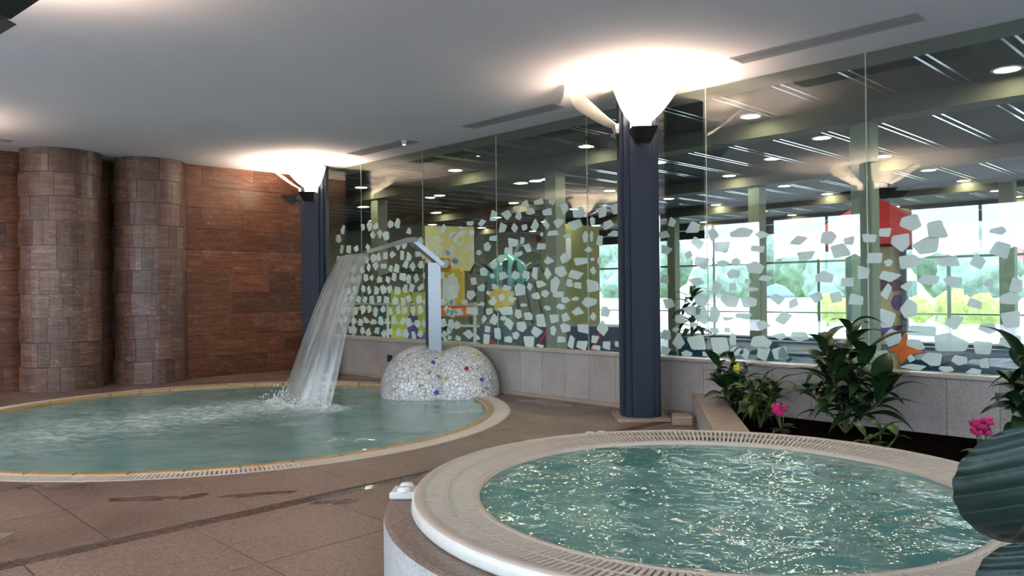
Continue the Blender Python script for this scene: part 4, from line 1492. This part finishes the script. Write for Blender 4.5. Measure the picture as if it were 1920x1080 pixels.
def hang_leaf(m, base, tip_dir, face):
    """leaf hanging from base: its midrib follows tip_dir, its upper side turns to face"""
    ex = Vector(tip_dir).normalized()
    ez = Vector(face); ez = (ez-ex*ez.dot(ex)).normalized()
    ey = ez.cross(ex)
    o = obj('ribbed_leaf', m, pot)
    b = Vector(base)-PB
    o.matrix_local = Matrix(((ex.x, ey.x, ez.x, b.x), (ex.y, ey.y, ez.y, b.y), (ex.z, ey.z, ez.z, b.z), (0, 0, 0, 1)))
    MB().tube([(0, 0, 0.28), (b.x*0.25, b.y*0.25, b.z*0.65), (b.x*0.7, b.y*0.7, b.z*1.02), (b.x, b.y, b.z)], [0.012, 0.010, 0.008, 0.006], 7).build('stalk', M['stem'], pot)


hang_leaf(RL, (2.62, 0.51, 1.10), (-0.20, -0.02, -1.0), (-0.75, -0.55, 0.42))
hang_leaf(RS, (2.49, 0.49, 0.80), (-0.35, 0.05, -0.8), (-0.6, -0.5, 0.75))
hang_leaf(RL, (2.86, 0.48, 1.05), (0.5, 0.5, -0.35), (-0.3, -0.3, 1.0))
hang_leaf(RL, (2.98, 0.12, 1.00), (0.9, -0.2, -0.4), (0.2, 0, 1.0))
hang_leaf(RS, (2.72, -0.05, 0.85), (-0.2, -0.9, -0.4), (0, -0.2, 1.0))

# ------------------------------------------------------------------ the bathing hall behind the glass
HZ, HF, XW = 4.05, -0.60, 28.5
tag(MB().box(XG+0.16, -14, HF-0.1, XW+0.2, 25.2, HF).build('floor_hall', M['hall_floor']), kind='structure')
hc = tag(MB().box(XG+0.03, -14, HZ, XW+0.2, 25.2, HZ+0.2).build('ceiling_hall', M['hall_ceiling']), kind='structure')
STRIP = MB().box(8.5, -0.016, -0.02, 28.4, 0.016, 0.0).mesh('ceiling_strip', M['chrome'])
k = -11
while 2.06+0.835*k < 24.8:
    for q in (-0.06, 0.06):
        obj('ceiling_strip', STRIP, hc, (0, 2.06+0.835*k+q, HZ))
    k += 1
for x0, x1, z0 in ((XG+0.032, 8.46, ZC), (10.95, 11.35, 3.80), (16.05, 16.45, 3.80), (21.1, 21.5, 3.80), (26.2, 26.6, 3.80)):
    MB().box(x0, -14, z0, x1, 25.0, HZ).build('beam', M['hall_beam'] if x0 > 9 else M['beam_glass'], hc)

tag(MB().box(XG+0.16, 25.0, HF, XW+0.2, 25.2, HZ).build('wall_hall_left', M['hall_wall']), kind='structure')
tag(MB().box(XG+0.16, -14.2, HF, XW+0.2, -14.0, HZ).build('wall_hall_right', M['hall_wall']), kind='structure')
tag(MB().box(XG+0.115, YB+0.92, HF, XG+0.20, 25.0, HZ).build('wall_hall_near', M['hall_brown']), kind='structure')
tag(MB().box(XW, -14, 3.62, XW+0.2, 25, HZ).box(XW, -14, HF, XW+0.2, 25, -0.45).box(XW, 23.4, -0.45, XW+0.2, 25, 3.62).build('wall_hall_far', M['hall_beam']), kind='structure')

# far window wall: panes between slim posts
y0 = -13.8
i = 0
while y0 < 23.0:
    y1 = y0+2.2
    f = MB()
    f.box(XW, y0, -0.45, XW+0.10, y0+0.09, 3.62); f.box(XW, y1-0.02, -0.45, XW+0.10, y1, 3.62)
    f.box(XW+0.02, y0+.09, 2.45, XW+0.08, y1-.02, 2.53); f.box(XW+0.02, y0+.09, -0.45, XW+0.08, y1-.02, -0.36); f.box(XW+0.02, y0+.09, 0.55, XW+0.08, y1-.02, 0.60)
    w = tag(f.build('window_%d' % (31+i), M['frame'] if i % 3 else M['frame_dark']), kind='structure')
    for za, zb in ((-0.36, 0.55), (0.60, 2.45), (2.53, 3.62)):
        MB().box(XW+0.045, y0+.09, za, XW+0.052, y1-.02, zb).build('pane', M['win_glass'], w)
    y0 = y1; i += 1


def hall_column(x, y, label):
    e = empty('hall_column', (x, y, HF), 0, label, 'column', 'square columns in the hall')
    s_ = 0.145
    MB().bbox(-s_, -s_, 0.0, s_, s_, 3.80-HF, 0.012).build('shaft', M['hall_col'], e)
    MB().bbox(-s_-.02, -s_-.02, 0, s_+.02, s_+.02, 0.12, 0.01).build('base', M['hall_floor'], e)


hall_column(11.17, 4.28, 'pale green square column in the hall, in front of the red tent roof')
hall_column(11.13, 10.1, 'pale green hall column seen above the left frosted shards')
hall_column(16.25, 8.6, 'pale green hall column right of the central pillar, further back')
hall_column(19.7, 4.5, 'pale hall column near the right edge of the picture')
hall_column(11.15, 16.0, 'pale green hall column behind the waterfall spout')
hall_column(21.3, 14.2, 'grey green hall column just right of the central pillar, far back')

# round downlights
DR = MB().lathe([(0.135, -0.012), (0.165, -0.016), (0.17, 0.0)], 24).mesh('ring', M['white'], True)
DD = MB().lathe([(0.0, -0.008), (0.136, -0.008)], 24).mesh('lamp_disc', M['downlight'])
for x in (10.57, 11.8, 13.0, 15.7, 18.4, 21.1, 23.8, 25.9):
    if x == 21.1: x = 20.9
    if x == 15.7: x = 15.75
    for y in (-4.2, -0.9, 2.4, 5.68, 9.0, 12.4, 15.9, 19.4, 22.9):
        if x < 10.8 and abs(y-9.0) < .1: y = 8.82
        e = empty('downlight', (x, y, HZ), 0, 'round recessed downlight glowing in the dark hall ceiling', 'downlight', 'downlights in the hall ceiling')
        obj('ring', DR, e); obj('lamp_disc', DD, e)
# the extra pair of lamps grouped near the second column row
for (x, y) in ((13.0, 12.85), (13.0, 12.0), (13.1, 16.4), (14.35, 7.26)):
    e = empty('downlight', (x, y, HZ), 0, 'round recessed downlight glowing in the dark hall ceiling', 'downlight', 'downlights in the hall ceiling')
    obj('ring', DR, e); obj('lamp_disc', DD, e)

# leisure pool in the hall
lp = empty('leisure_pool', (15.25, 2, HF), 0, 'raised blue leisure pool in the hall behind the glass', 'pool')
v = []; fo = []
nx, ny = 40, 80
for i in range(nx+1):
    for j in range(ny+1):
        x = -0.45+0.9*i/nx; y = -9.9+17.3*j/ny
        v.append((x, y, 1.0+0.006*noise.noise(Vector((x*1.3, y*1.3, 2)))))
f = [(i*(ny+1)+j, (i+1)*(ny+1)+j, (i+1)*(ny+1)+j+1, i*(ny+1)+j+1) for i in range(nx) for j in range(ny)]
obj('water', mesh('water', v, f, M['hall_water'], True), lp)
MB().box(-0.6, -10.1, 0, -0.45, 7.6, 1.05).box(0.45, -10.1, 0, 0.6, 7.6, 1.05).box(-0.45, 7.4, 0, 0.45, 7.6, 1.05).box(-0.45, -10.1, 0, 0.45, -9.9, 1.05).build('pool_edge', M['pool_blue'], lp)

# play tower with a red tent roof
tw = empty('play_tower', (13.45, 5.0, HF), 0.4, 'children\'s play tower with red conical tent roof behind the glass', 'play tower')
MB().lathe([(1.32, 2.90), (0.70, 3.22), (0.0, 3.64)], 8).lathe([(1.32, 2.90), (1.32, 2.76), (1.28, 2.76), (1.28, 2.88)], 8).build('tent_roof', M['red'], tw)
MB().lathe([(0.0, 0.0), (0.46, 0.0), (0.46, 2.75), (0.0, 2.75)], 12).build('tower_body', M['tower'], tw)
for k in range(4):
    a = pi/4+k*pi/2
    MB().tube([(0.56*cos(a), 0.56*sin(a), 0), (0.56*cos(a), 0.56*sin(a), 2.95)], 0.05, 8).build('post', M['navy'], tw)
MB().lathe([(0.50, 1.05), (0.62, 1.05), (0.62, 1.18), (0.50, 1.18)], 12).build('platform', M['navy'], tw)
for k in range(5):
    a = 3.4+k*0.5
    MB().lathe([(0.0, -0.02), (0.13, -0.02), (0.13, 0.02), (0.0, 0.02)], 14).build('round_window', M['purple'], tw, (0.46*cos(a), 0.46*sin(a), 1.5+0.35*(k % 2)), (0, pi/2, a))

# white tubular railing behind the left end of the glass
rl = empty('white_railing', (8.75, 12.3, HF), 0, 'white tubular railing just behind the left end of the glass', 'railing')
for z in (1.28, 0.92, 0.62):
    MB().tube([(0, -2.6, z-HF), (0, 2.4, z-HF)], 0.022, 8).build('rail', M['white'], rl)
for y in (-2.5, -1.25, 0.0, 1.2, 2.3):
    MB().tube([(0, y, 0), (0, y, 1.32-HF)], 0.028, 8).build('post', M['white'], rl)

# colourful climbing frame
cf = empty('climbing_frame', (10.2, 13.4, HF), radians(-40), 'dark green climbing frame with lime and violet panels behind the spout', 'play frame')
for (x, y) in ((-.65, -.4), (.65, -.4), (.65, .6), (-.65, .6)):
    MB().tube([(x, y, 0), (x, y, 2.45)], 0.07, 8).build('post', M['play_dark'], cf)
for y in (-.4, .6):
    MB().tube([(-.65+1.3*k/10, y, 2.40+0.18*sin(pi*k/10)) for k in range(11)], 0.06, 8).build('arch', M['play_dark'], cf)
for (x0, x1, z0, z1, mt) in ((-.45, -.05, .75, 2.15, 'lime'), (.0, .38, .55, 2.1, 'lime'), (-.10, .10, .95, 1.6, 'purple'), (.40, .60, 1.0, 1.95, 'gold'), (-.62, -.45, .5, 2.0, 'play_dark'), (.12, .30, .9, 1.25, 'purple')):
    MB().bbox(x0, -.46 if mt != 'purple' else -.50, z0, x1, -.42 if mt != 'purple' else -.45, z1, .01).build('panel', M[mt], cf)
MB().bbox(.52, -.52, 1.85, .66, -.44, 2.1, .01).build('panel', M['crimson'], cf)
MB().bbox(-.65, -.4, .55, .65, .6, .63, .01).build('deck', M['navy'], cf)

gs = empty('green_shrub_rack', (9.15, 14.75, HF), 0, 'dark green leafy plant behind the railing at the left', 'plant')
rng = random.Random(8)
lmx = leaf_mesh('leaf', .34, .13, .9, .2, 'leaf_dark')
for k in range(26):
    obj('leaf', lmx, gs, (rng.uniform(-.25, .25), rng.uniform(-.25, .25), rng.uniform(1.0, 2.3)), (0, -rng.uniform(0, .8), rng.uniform(0, 6.28)))
MB().tube([(0, 0, 0), (0.03, 0, 1.2), (0, 0.02, 2.2)], [.05, .04, .02], 7).build('trunk', M['stem'], gs)

sl = empty('orange_slide_car', (9.95, 11.75, HF), radians(-45), 'orange and yellow toy boat with white windscreen behind the spout post', 'toy')
MB().bbox(-.30, -.25, 1.85, .20, .25, 2.55, .06).build('cab', M['gold'], sl)
MB().bbox(-.20, -.275, 1.98, .10, -.245, 2.38, .01).build('windscreen', M['white'], sl)
MB().bbox(-.45, -.3, 1.62, .45, .3, 1.84, .05).build('hull', M['orange'], sl)
MB().bbox(-.40, -.2, 2.56, -.05, .2, 2.76, .03).build('roof', M['orange'], sl)
for x in (-.35, .35):
    MB().tube([(x, 0, 0), (x, 0, 1.7)], 0.06, 8).build('leg', M['play_dark'], sl)

nf = empty('navy_play_boat', (11.9, 11.0, HF), radians(-42), 'dark navy play boat with crimson rails behind the shards left of the central pillar', 'play boat')
MB().add([(-1.6, -.5, 0), (1.5, -.5, 0), (1.9, 0, 0), (1.5, .5, 0), (-1.6, .5, 0), (-1.7, -.7, 1.45), (1.6, -.7, 1.35), (2.2, 0, 1.5), (1.6, .7, 1.35), (-1.7, .7, 1.45)],
         [(4, 3, 2, 1, 0), (0, 1, 6, 5), (1, 2, 7, 6), (2, 3, 8, 7), (3, 4, 9, 8), (4, 0, 5, 9), (5, 6, 7, 8, 9)]).build('hull', M['navy'], nf)
for (a, b) in (((-.3, -.72, 1.0), (0.2, -.72, 1.75)), ((.7, -.70, .75), (1.0, -.72, 1.35)), ((-1.0, -.70, .9), (-1.3, -.72, 1.2))):
    MB().tube([a, b], 0.035, 8).build('rail', M['crimson'], nf)
MB().tube([(-.9, 0, 1.4), (-.9, 0, 2.75)], 0.06, 8).build('mast', M['play_dark'], nf)
for k in range(7):
    MB().tube([(-1.6+.25*k, -.2, 1.4), (-1.5+.2*k, -.1, 2.3)], 0.03, 6).build('netting_rope', M['play_dark'], nf)

aq = empty('aqua_water_toy', (12.0, 12.35, HF), 0, 'glossy aqua water toy above the dark play boat', 'toy')
MB().lathe([(0.0, 2.10), (0.32, 2.16), (0.50, 2.40), (0.42, 2.70), (0.15, 2.90), (0.0, 2.95)], 20).build('bucket', M['aqua'], aq, smooth=True)
MB().tube([(0, 0, 0), (0, 0, 2.2)], 0.06, 8).build('pole', M['play_dark'], aq)
for k in range(6):
    a = k*pi/3
    MB().tube([(0.4*cos(a), 0.4*sin(a), 2.5), (0.75*cos(a), 0.75*sin(a), 2.72), (0.85*cos(a), 0.85*sin(a), 2.5)], 0.045, 8).build('spout_pipe', M['play_dark'], aq)
gw = empty('yellow_gear_wheel', (10.45, 10.92, HF), 0, 'golden yellow toothed wheel behind the frosted shards', 'toy')
ps = []
for k in range(24):
    r_ = 0.27 if k % 3 else 0.20
    ps.append((r_*cos(2*pi*k/24), r_*sin(2*pi*k/24)))
MB().prism(ps, -0.03, 0.03).build('wheel', M['gold'], gw, (0, 0, 1.97), (radians(90), 0, radians(-45)))
MB().tube([(0, 0, 0), (0, 0, 1.8)], 0.045, 8).build('stand', M['play_dark'], gw)

pt = empty('olive_partition', (18.7, 16.3, HF), 0, 'olive partition wall with bright notice board left of the central pillar', 'partition')
MB().bbox(-1.3, -.1, 0, 1.3, .1, 4.2, .01).build('partition_body', M['partition'], pt)
MB().bbox(-1.25, -.14, 3.10, -.15, -.10, 3.75, .01).build('notice_board', M['white'], pt)
yp = empty('yellow_wall_panel', (14.5, 17.3, HF), radians(-20), 'pale yellow panel standing in the hall behind the spout', 'panel')
MB().bbox(-.75, -.05, 2.7, .75, .05, 4.0, .01).build('panel_board', M['yellow_panel'], yp)
for x in (-.6, .6):
    MB().tube([(x, 0, 0), (x, 0, 2.75)], 0.05, 8).build('post', M['hall_brown'], yp)
cab = empty('service_counter', (13.0, 19.3, HF), radians(-20), 'brown counter far behind the left glass panes', 'counter')
MB().bbox(-3.2, -.4, 0, 1.2, .4, 1.6, .02).build('counter_body', M['hall_brown'], cab)
MB().bbox(-3.3, -.5, 1.6, 1.3, .5, 1.68, .01).build('counter_top', M['yellow_panel'], cab)


def blob_tree(name, label, loc, h, r_, mat, seed, group=None, trunk=True):
    e = empty(name, loc, 0, label, 'tree' if trunk else 'shrub', group)
    v = []
    n, m_ = 26, 16
    for j in range(m_+1):
        ph = pi*j/m_-pi/2
        for i in range(n):
            th = 2*pi*i/n
            d = Vector((cos(ph)*cos(th), cos(ph)*sin(th), sin(ph)))
            k = 1+0.32*noise.noise(d*2.6+Vector((seed*3.7, 0, 0)))+0.16*noise.noise(d*6.0+Vector((seed, 5, 0)))
            v.append(d*r_*k)
    f = [(j*n+i, j*n+(i+1) % n, (j+1)*n+(i+1) % n, (j+1)*n+i) for j in range(m_) for i in range(n)]
    MB().add(v, f).build('crown', M[mat], e, (0, 0, h), smooth=True)
    if trunk:
        MB().tube([(0, 0, 0), (0, 0, h)], [r_*.10, r_*.06], 8).build('trunk', M['stem'], e)
    return e


it = empty('indoor_palm', (17.6, 11.2, HF), 0, 'dark leafy potted palm in the hall right of the central pillar', 'plant')
MB().lathe([(0, 0), (.28, 0), (.36, .55), (.33, .55), (.30, .5), (0, .5)], 20).build('pot', M['navy'], it)
MB().tube([(0, 0, .5), (.04, 0, 1.6)], [.05, .035], 8).build('trunk', M['stem'], it)
lmp = leaf_mesh('leaf', .75, .16, 1.0, .25, 'leaf_dark')
for k in range(30):
    obj('leaf', lmp, it, (.03, 0, .9+k*.035), (0, -rng.uniform(-.1, .9), k*2.4))

# ------------------------------------------------------------------ garden outside the far windows
tag(MB().box(XW+0.2, -60, HF-0.3, 46, 90, HF-0.1).build('terrace_ground', M['paving']), kind='structure')
tag(MB().box(46, -80, HF-0.3, 140, 120, HF-0.05).build('lawn_ground', M['grass']), kind='structure')
for i, (x, y, h, r_) in enumerate(((62, 44, 4.2, 3.6), (64, 34, 3.8, 3.2), (60, 25, 4.6, 3.8), (66, 18, 4.0, 3.4), (63, 9, 4.4, 3.6), (60, 1, 3.6, 3.0), (70, 52, 5, 4.4), (58, -8, 4.2, 3.6))):
    blob_tree('garden_tree', 'pale green tree in the garden outside, number %s from the left' % ['one', 'three', 'four', 'five', 'six', 'seven', 'two', 'eight'][i], (x, y, HF-0.1), h, r_, 'foliage', i, 'trees outside the hall windows')
for i, (x, y, r_) in enumerate(((37.8, 16.1, .75), (40.5, 13.0, .6), (42.0, 11.9, .9), (36.5, 9.3, .7))):
    blob_tree('garden_shrub', ['yellow-green shrub outside behind the tallest plant', 'small yellow-green shrub between the hall column and the tower', 'round yellow-green shrub outside right of the play tower', 'yellow-green shrub outside near the right edge'][i],
              (x, y, HF-0.1), 1.1, r_, 'foliage2', 20+i, 'shrubs outside the hall windows', False)
for i, (x, y) in enumerate(((38.2, 19.2), (39.6, 17.2))):
    e = empty('garden_parasol', (x, y, HF-0.1), 0, ['blue garden parasol outside, the left one', 'blue garden parasol outside, the right one'][i], 'parasol', 'parasols outside')
    MB().lathe([(0.0, 2.45), (0.45, 2.30), (0.95, 1.85), (0.95, 1.78), (0.0, 2.2)], 8).build('canopy', M['blue_canvas'], e)
    MB().tube([(0, 0, 0), (0, 0, 2.45)], 0.04, 8).build('pole', M['white'], e)
ho = empty('garden_house', (85, 30, HF-0.1), 0, 'low white house beyond the garden trees', 'house')
MB().box(-4, -14, 0, 4, 14, 4.2).build('house_wall', M['house'], ho)
MB().add([(-4.6, -14.6, 4.2), (4.6, -14.6, 4.2), (4.6, 14.6, 4.2), (-4.6, 14.6, 4.2), (0, -11, 6.4), (0, 11, 6.4)], [(0, 1, 4), (2, 3, 5), (1, 2, 5, 4), (3, 0, 4, 5), (3, 2, 1, 0)]).build('roof', M['red'], ho)
for y in (-9, -3, 3, 9):
    MB().box(-4.06, y-.8, 1.2, -4.0, y+.8, 2.8).build('house_window', M['frame_dark'], ho)

# garden wall and unseen hedges added to dim the reflections in the glass
gwl = empty('garden_wall', (46.5, 20, HF-0.1), 0, 'long white garden wall outside the far windows', 'wall')
MB().box(-0.15, -60, 0, 0.15, 50, 1.5).build('wall_body', M['house'], gwl)
MB().box(-0.22, -60, 1.5, 0.22, 50, 1.58).build('wall_cap', M['paving'], gwl)


def hedge(name, label, x0, y0, x1, y1, h, seed):
    e = empty(name, ((x0+x1)/2, (y0+y1)/2, -0.12), 0, label, 'hedge')
    lx, ly = (x1-x0)/2, (y1-y0)/2
    n = int(max(lx, ly)*2/0.6)
    v = []
    prof_ = [(-0.7, 0.0), (-0.8, h*0.5), (-0.6, h*0.9), (0.0, h), (0.6, h*0.9), (0.8, h*0.5), (0.7, 0.0)]
    for i in range(n+1):
        t = -1+2*i/n
        for k, (a, z) in enumerate(prof_):
            q = Vector((t*max(lx, ly)*0.9, k*0.8, seed))
            b = 1+0.35*noise.noise(q)
            zz_ = z*(1+0.16*noise.noise(q*1.7))
            v.append((a*b+t*lx, t*ly, zz_) if ly > lx else (t*lx, a*b+t*ly, zz_))
    m_ = len(prof_)
    f = [(i*m_+k, (i+1)*m_+k, (i+1)*m_+k+1, i*m_+k+1) for i in range(n) for k in range(m_-1)]
    MB().add(v, f).build('hedge_body', M['hedge'], e)


hedge('added_hedge', 'unseen hedge added outside the windows opposite the glass to dim their reflection', -22, -30, -22, 36, 3.0, 1.0)
hedge('added_hedge', 'unseen hedge added outside the windows behind the photographer to dim their reflection', -18, -22, 10, -22, 2.8, 5.0)
tag(MB().box(-40, -40, -0.2, XL-0.25, 40, -0.1).box(XL-0.25, -40, -0.2, 8.0, YR-0.25, -0.1).build('bounce_ground', M['bounce_paving']), kind='structure')  # unseen pale ground added to bounce daylight onto the ceiling
for i, (x, y, h, r_) in enumerate(((50.4, 38, 2.6, 2.1), (50.2, 29.5, 2.4, 2.0), (50.5, 21, 2.6, 2.1), (50.2, 13, 2.5, 2.0), (50.4, 5, 2.4, 2.0), (50.3, -2.5, 2.6, 2.1))):
    blob_tree('garden_tree', 'small bushy tree outside behind the white garden wall, %s' % ['leftmost', 'second from the left', 'third from the left', 'fourth from the left', 'fifth from the left', 'rightmost'][i], (x, y, HF-0.1), h, r_, 'foliage', 40+i, 'bushy trees behind the garden wall')
